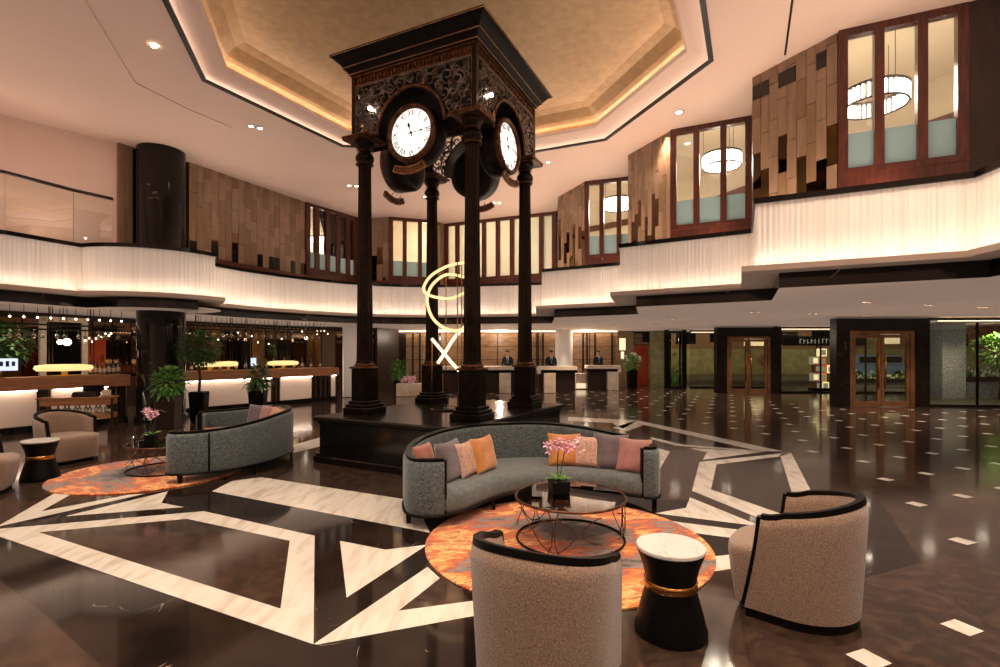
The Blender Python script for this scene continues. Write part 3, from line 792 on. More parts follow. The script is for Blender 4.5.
def lattice(k):
    r = random.Random(20 + k); q = MB()
    spots_ = []
    tries = 0
    while tries < 2600 and len(spots_) < 150:
        tries += 1
        x = r.uniform(-.98, .98); z = r.uniform(4.27, 4.97); rad = r.choice((.12, .1, .085, .065, .05))
        if hypot(x, z - 4.2) < .60 + rad * .75: continue
        if abs(x) + rad > 1.03 or z - rad < 4.235 or z + rad > 5.01: continue
        if any(hypot(x - a, z - b) < (rad + c) * .80 for a, b, c in spots_): continue
        spots_.append((x, z, rad))
    for x, z, rad in spots_:
        a0 = r.uniform(0, 2 * pi); sg = r.choice((-1, 1)); pts = []
        for i in range(22):
            t = i / 21; rr = rad * (1.18 - .95 * t)
            pts.append((x + rr * cos(a0 + sg * t * 9.5), z + rr * sin(a0 + sg * t * 9.5)))
        ribbon(q, pts, .012 if rad > .06 else .009, -B - .018, -B + .012)
        for j in range(3):
            a = a0 + j * 2.1; px_, pz_ = x + rad * 1.05 * cos(a), z + rad * 1.05 * sin(a)
            if abs(px_) < 1.03 and 4.25 < pz_ < 5.0 and hypot(px_, pz_ - 4.2) > .62:
                q.ball((px_, -B - .004, pz_), rad * .36, 6, 4, 1.5 if j % 2 else .8, .5, .8 if j % 2 else 1.4)
    # bounding bars
    q.box((0, -B, 5.0), (2.06, .03, .025)); q.box((-.80, -B, 4.25), (.46, .03, .03)); q.box((.80, -B, 4.25), (.46, .03, .03))
    for s in (-1, 1): q.box((1.02 * s, -B, 4.62), (.025, .03, .76))
    q.xf(Matrix.Rotation(k * pi / 2, 4, 'Z'))
    q.build('lattice_panel', 'ironwork', T)
ROMAN = ['XII', 'I', 'II', 'III', 'IV', 'V', 'VI', 'VII', 'VIII', 'IX', 'X', 'XI']
def clock_face(k):
    R4 = Matrix.Rotation(k * pi / 2, 4, 'Z')
    # hood over the dial
    q = MB(); a_ = [pi * i / 32 for i in range(33)]
    q.grid([[(.60 * cos(a), y, 4.2 + .60 * sin(a)) for a in a_] for y in (-B - .02, -.80)], True)
    q.grid([[(.57 * cos(a), y, 4.2 + .57 * sin(a)) for a in a_] for y in (-B - .02, -.80)][::-1], True)
    q.xf(R4); q.build('hood', 'drum_iron', T)
    q = MB(); q.tube([(.59 * cos(a), -B - .025, 4.2 + .59 * sin(a)) for a in a_], .028, 8); q.xf(R4); q.build('hood_rim', 'copper', T)
    # drum
    q = MB(); n = 48; c_ = [2 * pi * i / n for i in range(n)]
    ring = lambda rr, y: [(rr * cos(a), y, CZ + rr * sin(a)) for a in c_]
    q.grid([ring(.385, -1.06), ring(.43, -1.03), ring(.43, -.78), ring(.39, -.72), ring(.3, -.70), ring(.001, -.70)], True, True)
    q.xf(R4); drum = q.build('drum', 'drum_iron', T)
    q = MB(); q.grid([ring(.345, -1.055), ring(.355, -1.10), ring(.385, -1.115), ring(.42, -1.09), ring(.425, -1.04)], True, True); q.xf(R4); q.build('bezel', 'copper', drum)
    q = MB(); q.grid([ring(.37, -1.06), ring(.001, -1.06)], False, True); q.xf(R4); dial = q.build('dial', 'dial', T)
    q = MB()
    for h in range(12):
        vs, fs = text_mesh(ROMAN[h], .115)
        a = -h * pi / 6; s0 = len(q.v)
        q.add([(x, -z, y) for x, y, z in vs], fs)
        q.xf(Matrix.Translation((0, -1.062, CZ)) @ Matrix.Rotation(-a, 4, 'Y') @ Matrix.Translation((0, 0, .285)) @ Matrix.Diagonal((.95, 1, 1, 1)), s0)
    for i in range(60):
        a = i * pi / 30; q.box((.347 * sin(a), -1.063, CZ + .347 * cos(a)), (.006, .004, .006))
    q.xf(R4); q.build('numerals', 'blackmatte', dial)
    for nm, ang, L, w in (('hour_hand', -.32, .19, .018), ('minute_hand', 1.52, .28, .012)):
        q = MB(); q.box((0, -1.07, L / 2 - .03), (w, .006, L + .06), 0, .45); q.ball((0, -1.07, L * .62), w * 1.3, 8, 6, 1, .3, 1.6); q.ball((0, -1.07, 0), .022, 8, 6, 1, .5, 1)
        q.xf(R4 @ Matrix.Translation((0, 0, CZ)) @ Matrix.Rotation(ang, 4, 'Y')); q.build(nm, 'blackmatte', dial)
    # curved nameplate hung below the drum
    q = MB(); al = [radians(-90 - 27 + 54 * i / 24) for i in range(25)]
    def nprow(rr, y): return [(rr * cos(a), y, CZ + rr * sin(a)) for a in al]
    q.grid([nprow(.52, -1.10), nprow(.52, -1.12), nprow(.60, -1.12), nprow(.60, -1.10), nprow(.52, -1.10)], False)
    q.xf(R4); npl = q.build('nameplate', 'copper', T)
    q = MB(); path = [(.515 * cos(a), -1.122, CZ + .515 * sin(a)) for a in al] + [(.605 * cos(a), -1.122, CZ + .605 * sin(a)) for a in reversed(al)]
    q.tube(path, .014, 6, True); q.tube([(a, -1.098, c) for a, b, c in path], .012, 6, True)
    for i in range(15):
        a = radians(-90 - 22 + 44 * i / 14); rr = .56 + (.012 if i % 2 else -.012)
        for yy in (-1.126, -1.094): q.tube([(rr * cos(a) + .018 * cos(t), yy, CZ + rr * sin(a) + .024 * sin(t)) for t in (0.3, 1.4, 2.6, 3.8, 5.0)], .005, 5)
    q.tube([(-.12, -1.1, CZ - .53), (-.1, -1.05, CZ - .46)], .008, 6); q.tube([(.12, -1.1, CZ - .53), (.1, -1.05, CZ - .46)], .008, 6)
    q.xf(R4); q.build('scrollwork', 'gilt', npl)
    q = MB(); q.lathe([(.02, 0), (.03, .03), (.028, .05)], (0, 0, 0), 12); q.xf(R4 @ Matrix.Translation((-.70, -1.09, 4.60)) @ Matrix.Rotation(pi / 2, 4, 'X')); q.build('spot_lamp', 'bulb', T)
for k in range(4): lattice(k); clock_face(k)

# ---- helical light sculpture standing inside the tower
S = thing('light_sculpture', 'looping glowing tube sculpture on thin rods inside the clock tower', 'light sculpture', (-.84, 8.38, PH))
def sp(px_, py_, d): p = at(px_, py_, 8.38 + d); return (p.x + .84, d, p.z - PH)
outer = [sp(*t) for t in ((476, 262, .15), (465, 262.5, 0), (448, 266, -.12), (432, 275, -.2), (424.5, 285, -.1), (424, 291, .05), (430, 295.5, .18), (440, 298, .25), (450, 298.5, .25), (458, 296, .2), (468, 291, .1), (476, 286, 0))]
inner = [sp(*t) for t in ((476, 282, .2), (465, 277.5, .28), (452, 274.5, .28), (443, 276, .22), (433, 284, .1), (428, 294, -.02), (427.5, 304, -.12), (432, 317, -.2), (441, 326, -.25), (453, 330.5, -.25), (463, 329, -.2), (476, 321, -.1))]
bars = [[sp(*t) for t in ((470, 322, -.1), (455, 337, -.05), (446, 351, 0), (438, 363, .1))], [sp(*t) for t in ((432, 339, .2), (442, 351, .05), (452, 363, -.1), (462, 374, -.2))]]
M['tube_soft'] = emis('soft_light_tube', (1.0, .66, .32, 1), .5)
q = MB(); q.tube(catmull(outer, 8), .024, 8); q.build('light_tube', 'tube_soft', S)
q = MB(); q.tube(catmull(inner, 8), .024, 8); q.build('light_tube', 'tube_soft', S)
for b in bars: q = MB(); q.tube(catmull(b, 6), .026, 8); q.build('light_bar', 'tube', S)
for px_, d, y0 in ((457.5, -.15, 262), (461.5, .15, 265), (432, .2, 339), (446, .25, 268)):
    q = MB(); a = sp(px_, y0, d); q.tube([(a[0], d, 0), (a[0], d, a[2])], .008, 6); q.build('support_rod', 'brass', S)
q = MB(); q.lathe([(.30, 0), (.30, .02), (.28, .03), (0.001, .03)], (0, 0, 0), 32); q.build('base_plate', 'blackgloss', S)
# ================================================================== FURNITURE
def smooth(t): t = min(max(t, 0), 1); return t * t * (3 - 2 * t)
# ---- tub chair: origin at the floor under the shell centre, opens towards +Y
def make_chair(label, loc_, rz):
    t = thing('tub_armchair', label, 'armchair', loc_, rz, 'rose tweed tub armchairs')
    R, TH = .358, .07
    def tip(z): return .13 + .11 * (1 - min(max(z / .62, 0), 1)) ** 1.3
    def path(rad, z, n1=8, n2=26):
        L = tip(z); r = rad * (.90 + .10 * min(z / .62, 1.08)); out = []
        for i in range(n1): out.append((-r, L * (1 - i / n1)))
        for i in range(n2 + 1):
            a = pi + pi * i / n2; out.append((r * cos(a), r * sin(a) * 1.0))
        for i in range(1, n1 + 1): out.append((r, L * i / n1))
        return out
    N = len(path(R, 0))
    def H(i):
        u = abs(i / (N - 1) - .5) * 2        # 0 at back, 1 at tips
        return .73 - .11 * smooth(u * 1.05)
    rows = []
    zs = [.055, .10, .25, .40, .55, .9, 1.0]
    def P(rad, i, zf):
        z = H(i) * zf if zf > .6 else min(zf, H(i)); 
        p = path(rad, z)[i]; return (p[0], p[1], z)
    prof = [(R, .055), (R, .12), (R, .25), (R, .40), (R, .52), (R, .90), (R - .012, .985), (R - TH / 2, 1.0), (R - TH + .012, .985), (R - TH, .90), (R - TH, .52), (R - TH, .40), (R - TH, .25), (R - TH, .055)]
    rows = [[P(rad, i, zf) for rad, zf in prof] for i in range(N)]
    q = MB(); q.grid(rows, True, False)
    n = len(prof); q.add(rows[0], [tuple(range(n))]); q.add(rows[-1], [tuple(reversed(range(n)))])
    q.build('shell', 'chair', t)
    # black piping along the rim and down both fronts
    q = MB(); pts = []
    mid = R - TH / 2
    for zf in (.06, .15, .25, .35, .45, .52, .57): pts.append((*path(mid, zf)[0], zf))
    base = [(path(mid, H(i))[i][0], path(mid, H(i))[i][1], H(i) + .004) for i in range(N)]
    down = []
    for zf in (.57, .52, .45, .35, .25, .15, .06): down.append((*path(mid, zf)[-1], zf))
    w = .028
    fr = [(p[0], p[1] + .006, p[2]) for p in pts]; dn = [(p[0], p[1] + .006, p[2]) for p in down]
    q.tube(fr + [(base[0][0], base[0][1] + .004, base[0][2])], w * .95, 4, smooth=False)
    q.tube(base, w * 1.05, 4, smooth=False, flatz=.8)
    q.tube([(base[-1][0], base[-1][1] + .004, base[-1][2])] + dn, w * .95, 4, smooth=False)
    q.build('rim_trim', 'ebony', t)
    # seat with bowed front
    q = MB(); ri = R - TH + .004
    def outline(k, z):
        o = []
        front = .37 + (.02 if z > .2 else -.06 * (1 - z / .2)) 
        for i in range(13):
            a = pi + pi * i / 12; o.append((ri * k * cos(a), ri * k * sin(a)))
        for i in range(11):
            u = 1 - 2 * i / 10; o.append((ri * k * u * 1.0, (.30 + (front - .30) * (1 - abs(u) ** 3)) * (1 - (1 - k) * .8)))
        return o
    rows = [[(x * (.90 + .10 * z / .62), y, z) for x, y in outline(k, z)] for k, z in ((1, .055), (1, .2), (1, .34), (.985, .375), (.95, .395), (.85, .405), (.5, .412), (.001, .413))]
    q.grid(rows, True, True); q.build('seat', 'chair', t)
    q = MB()
    rp = R * .90 - .005
    pl_ = [(-rp, tip(.0) - .02)] + [(rp * cos(pi + pi * i / 16), rp * sin(pi + pi * i / 16)) for i in range(17)] + [(rp, tip(.0) - .02), (.2, .29), (-.2, .29)]
    q.prism(pl_, 0.004, .06); q.build('plinth', 'ebony', t)
    return t
ch = make_chair('rose tweed tub armchair with its back to the viewer, nearest on the orange rug', (.212, 2.50, 0), atan2(.85, .46) - pi / 2)
copy_thing(ch, (1.872, 3.20, 0), atan2(.66, -.75) - pi / 2, 'rose tweed tub armchair seen from behind, right of the black hourglass table')
copy_thing(ch, (-6.44, 7.55, 0), atan2(-.30, .95) - pi / 2, 'rose tweed tub armchair facing forward in front of the wooden console table')
copy_thing(ch, (-6.0, 5.80, 0), atan2(.50, .86) - pi / 2, 'rose tweed tub armchair cut off by the left edge of the picture')

# ---- curved sofa
SO = (.36, 5.6)
def make_sofa(label, loc_, rz):
    t = thing('curved_sofa', label, 'sofa', loc_, rz, 'curved teal grey sofas')
    Bk = [(-.50, 4.60), (-.66, 4.57), (-.82, 4.63), (-.92, 4.85), (-.96, 5.2), (-.86, 5.55), (-.62, 5.86), (-.18, 6.17), (.36, 6.30), (1.0, 6.18), (1.42, 5.90), (1.62, 5.55), (1.66, 5.32), (1.62, 5.20), (1.54, 5.16), (1.46, 5.18)]
    Fr = [(-.50, 4.62), (-.34, 4.74), (-.18, 4.98), (-.02, 5.2), (.18, 5.36), (.53, 5.50), (.96, 5.47), (1.22, 5.34), (1.36, 5.24), (1.45, 5.20)]
    b2 = [Vector((x - SO[0], y - SO[1])) for x, y in Bk]; f2 = [Vector((x - SO[0], y - SO[1])) for x, y in Fr]
    N = 60
    bo = [(p.x, p.y) for p in resample([Vector((p.x, p.y)) for p in catmull([Vector((p.x, p.y, 0)) for p in b2], 8)], N)]
    fo = [(p.x, p.y) for p in resample([Vector((p.x, p.y)) for p in catmull([Vector((p.x, p.y, 0)) for p in f2], 8)], N)]
    ins = offset_poly(bo, -.11, False)
    # the shell pinches closed at its two front tips
    def H(i): u = abs(i / (N - 1) - .5) * 2; return .735 - .115 * smooth((u - .15) / .7)
    rows = []
    for i in range(N):
        h = H(i); (ox, oy), (ix, iy) = bo[i], ins[i]
        L = lambda k, z: (ox + (ix - ox) * k, oy + (iy - oy) * k, z)
        rows.append([L(.12, .13), L(0, .18), L(0, .35), L(0, h - .05), L(.15, h - .01), L(.5, h), L(.85, h - .01), L(1, h - .05), L(1.0, .35), L(1, .13)])
    q = MB(); q.grid(rows, True); q.add(rows[0], [tuple(range(10))]); q.add(rows[-1], [tuple(reversed(range(10)))])
    q.build('backrest', 'sofa', t)
    q = MB(); rim = [((bo[i][0] + ins[i][0]) / 2, (bo[i][1] + ins[i][1]) / 2, H(i) + .004) for i in range(N)]
    q.tube(rim, .042, 4, smooth=False, flatz=.6)
    for k in (0, -1):
        p = rim[k]; q.tube([(p[0], p[1], p[2]), (p[0], p[1], .4), (p[0], p[1], .12)], .040, 4, smooth=False)
    q.build('rim_trim', 'ebony', t)
    # outer seams
    q = MB()
    for i in (10, 51):
        (x, y) = bo[i]; q.tube([(x, y, H(i) - .01), (x, y, .4), (x, y, .14)], .012, 6)
    q.build('back_seam', 'ebony', t)
    # seat: follows the front curve and dies into the backrest
    ib = [ins[int(round(2 + (N - 5) * i / (N - 1)))] for i in range(N)]
    rows = []
    for i in range(N):
        (fx, fy), (bx, by) = fo[i], ib[i]
        d = Vector((bx - fx, by - fy)); Ld = max(d.length, .02); u = d / Ld
        S = lambda k, z: (fx + u.x * k, fy + u.y * k, z)
        rows.append([S(Ld, .335), S(min(.25, Ld * .7), .34), S(min(.09, Ld * .5), .335), S(min(.035, Ld * .3), .315), S(.0, .27), S(.0, .18), S(.015, .135), S(Ld, .13)])
    q = MB(); q.grid(rows, True); q.build('seat', 'sofaseat', t)
    q = MB(); q.tube([(x, y, .128) for x, y in fo], .012, 6); q.tube([(x, y, .128) for x, y in bo], .014, 6)
    q.build('base_trim', 'ebony', t)
    inner = [((bo[i][0] * .93 + ins[i][0] * .07), (bo[i][1] * .93 + ins[i][1] * .07)) for i in range(N)]
    for i in (6, 16, 30, 44, 55):
        x, y = inner[i]; x, y = x * .975, y * .975
        q = MB(); q.box((x, y, .068), (.038, .038, .132), 0, 1.25); q.build('leg', 'ebony', t)
    for i in (16, 42):
        x, y = fo[i]; d = Vector((-x, .5 - y)).normalized() * .06
        q = MB(); q.box((x + d.x, y + d.y, .068), (.038, .038, .132), 0, 1.25); q.build('leg', 'ebony', t)
    return t
sofa = make_sofa('curved teal grey sofa facing the viewer behind the glass coffee table', (SO[0], SO[1], 0), 0)
sofa2 = copy_thing(sofa, (-3.80, 7.48, 0), radians(-83), 'curved teal grey sofa seen from behind, left of the black podium')

# ---- cushions
def make_pillow(name_mat, label, loc_, rz, tilt, size=.40, roll=0.0, group='sofa cushions', th=.13):
    q = MB(); n = 14
    def pt(i, j, s):
        u, v = -1 + 2 * i / n, -1 + 2 * j / n
        k = 1 - .10 * (1 - u * u) * abs(v) ** 3 * 1.0 ; k2 = 1 - .10 * (1 - v * v) * abs(u) ** 3
        e = max(0, (1 - u ** 4)) ** .5 * max(0, (1 - v ** 4)) ** .5
        return (u * size / 2 * k2, s * th / 2 * e ** .8, v * size / 2 * k)
    for s in (-1, 1):
        rows = [[pt(i, j, s) for j in range(n + 1)] for i in range(n + 1)]
        q.grid(rows if s < 0 else rows[::-1], True)
    q.xf(Matrix.Translation((0, 0, size * .47)))
    o = q.build('cushion', name_mat)
    o.location = loc_
    o.rotation_euler = (Matrix.Rotation(rz, 3, 'Z') @ Matrix.Rotation(tilt, 3, 'X') @ Matrix.Rotation(roll, 3, 'Y')).to_euler()
    tag(o, label, 'cushion', group)
    return o
SZ = .335
def pil(px_, py_, m, label, rz, tilt, size, roll=0, dz=0.0):
    x, y = fl(px_, py_, SZ + dz); make_pillow(m, label, (x, y, SZ + dz), rz, tilt, size, roll)
pil(427, 478, 'p_rust', 'terracotta cushion in the left corner of the sofa behind the coffee table', radians(62), radians(-18), .36)
pil(454, 480, 'p_grey', 'plum grey cushion second from left on the sofa behind the coffee table', radians(64), radians(-14), .41)
pil(470.5, 475.5, 'p_pink', 'shiny blush cushion between the plum grey and amber ones on the left', radians(66), radians(-14), .37)
pil(487, 471.5, 'p_orange', 'amber cushion, innermost of the left four on the sofa', radians(60), radians(-14), .39)
pil(564.5, 466, 'p_orange', 'amber cushion behind the pink orchid flowers on the sofa', radians(-4), radians(-16), .38)
pil(586, 467, 'p_pink', 'shiny blush cushion beside the amber one in the right group', radians(-22), radians(-16), .36)
pil(609, 469, 'p_grey', 'plum grey cushion second from right on the sofa', radians(-24), radians(-16), .40)
pil(632, 472.5, 'p_rose', 'dusty rose cushion at the right end of the sofa', radians(-34), radians(-16), .38)
sm = Matrix.Translation(sofa2.location) @ Matrix.Rotation(radians(-83), 4, 'Z')
for (lx, ly), m, rz, lb in (((-.95, -.10), 'p_grey', 70, 'plum grey cushion at the far arm of the sofa seen from behind'),
                            ((-.72, .12), 'p_rose', 55, 'dusty rose cushion near the far arm of the sofa seen from behind'),
                            ((-.42, .30), 'p_orange', 35, 'amber cushion on the sofa seen from behind'),
                            ((-.12, .40), 'p_pink', 12, 'pale blush cushion beside the amber one on the sofa seen from behind'),
                            ((.95, .05), 'p_rust', -50, 'terracotta cushion at the near arm of the sofa seen from behind')):
    p = sm @ Vector((lx, ly, SZ)); make_pillow(m, lb, p, radians(rz - 83), radians(-16), .44 if m != 'p_rust' else .36)

# ---- rugs
def rug(c, r, label, rz):
    q = MB(); q.lathe([(r, 0.003), (r, .012), (r - .01, .017), (0.001, .017)], n=96, smooth=False)
    o = q.build('round_rug', 'rug'); o.location = (c[0], c[1], 0); o.rotation_euler = (0, 0, rz); tag(o, label, 'rug'); return o
rug((.555, 4.33), 1.18, 'round orange and grey abstract rug under the near glass coffee table', 0.3)
rug((-4.64, 6.83), 1.11, 'round orange abstract rug under the far glass coffee table at left', 2.6)

# ---- glass coffee tables
def coffee(label, loc_, rz):
    t = thing('coffee_table', label, 'coffee table', loc_, rz, 'round glass coffee tables')
    r, h = .465, .36
    ring = lambda rr, z, n=64: [(rr * cos(2 * pi * i / n), rr * sin(2 * pi * i / n), z) for i in range(n)]
    q = MB(); q.lathe([(r - .005, h - .004), (r - .005, h + .006), (.0001, h + .006)], n=64, smooth=False); q.lathe([(0.0001, h - .004), (r - .005, h - .004)], n=64, smooth=False, caps=False)
    q.build('glass_top', 'glass_table', t)
    q = MB(); q.tube(ring(r, h), .011, 8, True); q.build('top_ring', 'copper', t)
    q = MB(); q.tube(ring(r - .01, .012), .010, 8, True); q.build('base_ring', 'bronze', t)
    for k in range(3):
        a0 = k * 2 * pi / 3 + .1
        on = lambda a, z: (r * .985 * cos(a), r * .985 * sin(a), z)
        q = MB()
        for ph in (0, 1):
            q.tube([on(a0 + (u / 24 - .5) * 1.7, h * (.52 + (.30 if ph else .42) * cos(2 * pi * u / 24 + ph * pi) * (1 if abs(u / 24 - .5) < .3 else .8))) for u in range(25)], .0045, 6)
        for sgn in (1, -1):
            q.tube([on(a0 + .10 * sgn, h), on(a0 + .02 * sgn, h * .72), on(a0 + .015 * sgn, h * .5), on(a0 + .03 * sgn, h * .25), on(a0 + .11 * sgn, .012)], .0045, 6)
        q.build('wire_frame', 'copper', t)
    return t
ct = coffee('round glass coffee table with copper wire frame in front of the facing sofa', (.60, 4.36, .017), 0)
copy_thing(ct, (-4.55, 6.95, .017), .5, 'round glass coffee table with copper wire frame on the left rug')

# ---- hourglass side tables
def hourglass(label, loc_):
    t = thing('side_table', label, 'side table', loc_, 0, 'hourglass side tables')
    q = MB(); q.lathe([(.20, .003), (.203, .02), (.195, .05), (.165, .17), (.143, .25), (.138, .285)], n=48); q.lathe([(.138, .285), (.143, .33), (.158, .39), (.180, .45), (.188, .475)], n=48, caps=False)
    q.build('body', 'ebony', t)
    q = MB(); q.lathe([(.139, .262), (.147, .263), (.1455, .285), (.147, .307), (.139, .308)], n=48, caps=False); q.build('waist_band', 'brass', t)
    q = MB(); q.lathe([(.186, .475), (.192, .482), (.192, .495), (.188, .50), (.0001, .50)], n=48, smooth=False); q.build('marble_top', 'whitemarble', t)
    return t
ht = hourglass('black hourglass side table with gold waist and white marble top, between the near armchairs', (.98, 2.93, 0))
copy_thing(ht, (-5.83, 6.47, 0), 1.0, 'dark hourglass side table with marble top between the two left armchairs')

# ---- flowers and plants
def orchid(label, loc_, hgt, lean, seed, potw=.07, pot='ebony', n=16, leafl=.16):
    r = random.Random(seed); t = thing('potted_orchid', label, 'orchid', loc_)
    q = MB(); q.box((0, 0, .055), (potw * 1.5, potw * 1.5, .11), .2, 1.1, .006); q.build('pot', pot, t)
    q = MB()
    for i in range(8):
        a = i * 2 * pi / 8 + r.uniform(-.2, .2); q.leaf((0, 0, .10), (cos(a), sin(a), r.uniform(.2, 1.0)), leafl * r.uniform(.8, 1.2), .055, .35)
    q.build('leaves', 'leaf', t)
    q = MB(); ends = []
    for s in (-1, 1):
        pts = [(0, 0, .1), (.02 * s + lean * .2, .01, hgt * .5), (lean * .6 + .03 * s, .0, hgt * .85), (lean + .06 * s, .02 * s, hgt), (lean + .14 * s, .03 * s, hgt * .93)]
        c = catmull(pts, 6); q.tube(c, .005, 5); ends += c[13:]
    q.build('stem', 'leaf_dark', t)
    q = MB(); w = MB()
    for i in range(n):
        e = Vector(ends[i % len(ends)]) + Vector((r.uniform(-.04, .04), r.uniform(-.04, .04), r.uniform(-.05, .03)))
        a0 = r.uniform(0, 2)
        for k in range(5):
            a = a0 + k * 2 * pi / 5; d = Vector((cos(a), r.uniform(-.6, -.1), sin(a)))
            (q if k % 3 else w).leaf(e, d, .042, .04, .05)
    q.add(w.v, w.f, True); q.build('blossom', 'petal_pink', t)
    return t
orchid('pink orchid in a black pot on the near glass coffee table', (.515, 4.46, .383), .44, .04, 3, .10, n=24)
orchid('pink orchid in a black pot on the left glass coffee table', (-4.72, 6.90, .383), .44, .04, 5, .08)
q = MB(); q.lathe([(.03, 0), (.037, .01), (.037, .09), (.034, .092), (.031, .02), (.0001, .015)], n=20)
o = q.build('candle_glass', 'glass'); o.location = (-4.90, 6.80, .383); tag(o, 'small empty candle glass on the left glass coffee table', 'glass')
def bush(name, label, cat, loc_, pot, trunk, crown, leafm='leaf_dark', nl=500, leafs=.12, seed=1, potm='ebony', taper=1.25):
    "pot (width, height); trunk height or 0; crown (centre z, rx, rz)"
    r = random.Random(seed); t = thing(name, label, cat, loc_)
    q = MB(); q.box((0, 0, pot[1] / 2 + .002), (pot[0] / taper, pot[0] / taper, pot[1]), .15, taper, .012); q.box((0, 0, pot[1] + .003), (pot[0] * .9, pot[0] * .9, .01), .15)
    q.build('pot', potm, t)
    q = MB()
    if trunk:
        q.tube([(0, 0, pot[1]), (.02, .01, pot[1] + trunk * .5), (0, 0, pot[1] + trunk)], .03, 8)
        for k in range(5):
            a = k * 1.26; q.tube([(0, 0, pot[1] + trunk * .9), (crown[1] * .5 * cos(a), crown[1] * .5 * sin(a), crown[0] + crown[2] * .2)], .012, 6)
    else:
        for k in range(7):
            a = k * .9; q.tube([(0, 0, pot[1]), (crown[1] * .5 * cos(a), crown[1] * .5 * sin(a), crown[0])], .010, 5)
    q.build('stem', 'bark', t)
    q = MB()
    for i in range(nl):
        d = Vector((r.gauss(0, 1), r.gauss(0, 1), r.gauss(0, 1))).normalized(); k = r.random() ** .4
        p = Vector((d.x * crown[1] * k, d.y * crown[1] * k, crown[0] + d.z * crown[2] * k))
        q.leaf(p, (d.x + r.uniform(-.5, .5), d.y + r.uniform(-.5, .5), d.z + r.uniform(-.3, .6)), leafs * r.uniform(.7, 1.3), leafs * .5, .3)
    q.build('foliage', leafm, t)
    return t
def flat_at(px_, py_): x, y = fl(px_, py_); return (x, y, 0)
bush('potted_hydrangea', 'tall dark planter with bright green leafy plant beside the round black column', 'potted plant', flat_at(169, 428), (.42, .72), 0, (.98, .30, .30), 'leaf', 260, .16, 4, 'darkwood')
bush('standard_tree', 'dark standard tree in a tall black pot in front of the bar', 'potted tree', flat_at(199, 422), (.34, .70), .60, (1.72, .46, .38), 'leaf_dark', 1200, .10, 5)
bush('bushy_tree', 'big bushy green tree in a pot behind the left bar counter', 'potted tree', (-11.0, 11.25, 0), (.5, .6), .55, (1.78, .56, .50), 'leaf_dark', 900, .15, 15)
bush('potted_palm', 'feathery green plant in a black pot in front of the long bar', 'potted plant', flat_at(258, 411), (.42, .56), 0, (.92, .28, .30), 'leaf_dark', 220, .20, 6)
bush('potted_palm', 'green leafy plant in a dark pot beyond the podium left of the reception', 'potted plant', flat_at(399, 393), (.40, .50), 0, (.92, .30, .36), 'leaf', 260, .18, 7)
bush('vase_of_lilies', 'tall black vase of white lilies beside the red door', 'vase of flowers', flat_at(632, 388.5), (.40, .82), 0, (1.18, .38, .34), 'leaf', 200, .18, 8)
# lily blossoms are a part of that vase
lv = [o for o in bpy.data.objects if o.name.startswith('vase_of_lilies')][0]
q = MB(); r = random.Random(12)
for i in range(26):
    d = Vector((r.gauss(0, 1), r.gauss(0, 1), r.gauss(.4, .8))).normalized(); e = Vector((d.x * .36, d.y * .36, 1.25 + d.z * .3))
    for k in range(6):
        a = k * pi / 3; q.leaf(e, (cos(a) + d.x, sin(a) + d.y, .5 + d.z), .13, .06, .1)
q.build('blossom', 'petal_white', lv)
q = MB()
for i in range(10):
    a = i * .63; q.ball((-3.45 + .18 * cos(a), 18.6 + .16 * sin(a), .55 + .06 * sin(3 * a)), .08, 8, 6)
t = thing('flower_arrangement', 'low pink flower arrangement on a white stand beyond the podium', 'flowers', (-3.35, 18.9, 0))
q2 = MB(); q2.box((0, 0, .24), (.9, .5, .47), bev=.01); q2.build('stand', 'stone', t)
q = MB(); r = random.Random(3)
for i in range(36):
    p = Vector((r.uniform(-.3, .2), r.uniform(-.15, .15), .50 + r.uniform(0, .22)))
    for k in range(5):
        a = k * 1.257; q.leaf(p, (cos(a), -.4, sin(a)), .07, .06, .1)
q.build('blossom', 'petal_pink', t)

# ================================================================== ROUND COLUMN, BAR
q = MB(); q.lathe([(.55, .002), (.55, .12), (.51, .14), (.50, .16), (.50, CEIL)], (-8.1, 12.2, 0), 48, True, None, False)
structure(q, 'pillar_marble', 'blackmarble')
q = MB(); q.lathe([(1.25, 2.66), (1.25, 2.655), (0.9, 2.60), (.52, 2.58)], (-8.1, 12.2, 0), 48, False, None, False); structure(q, 'trim_10', 'soffit')

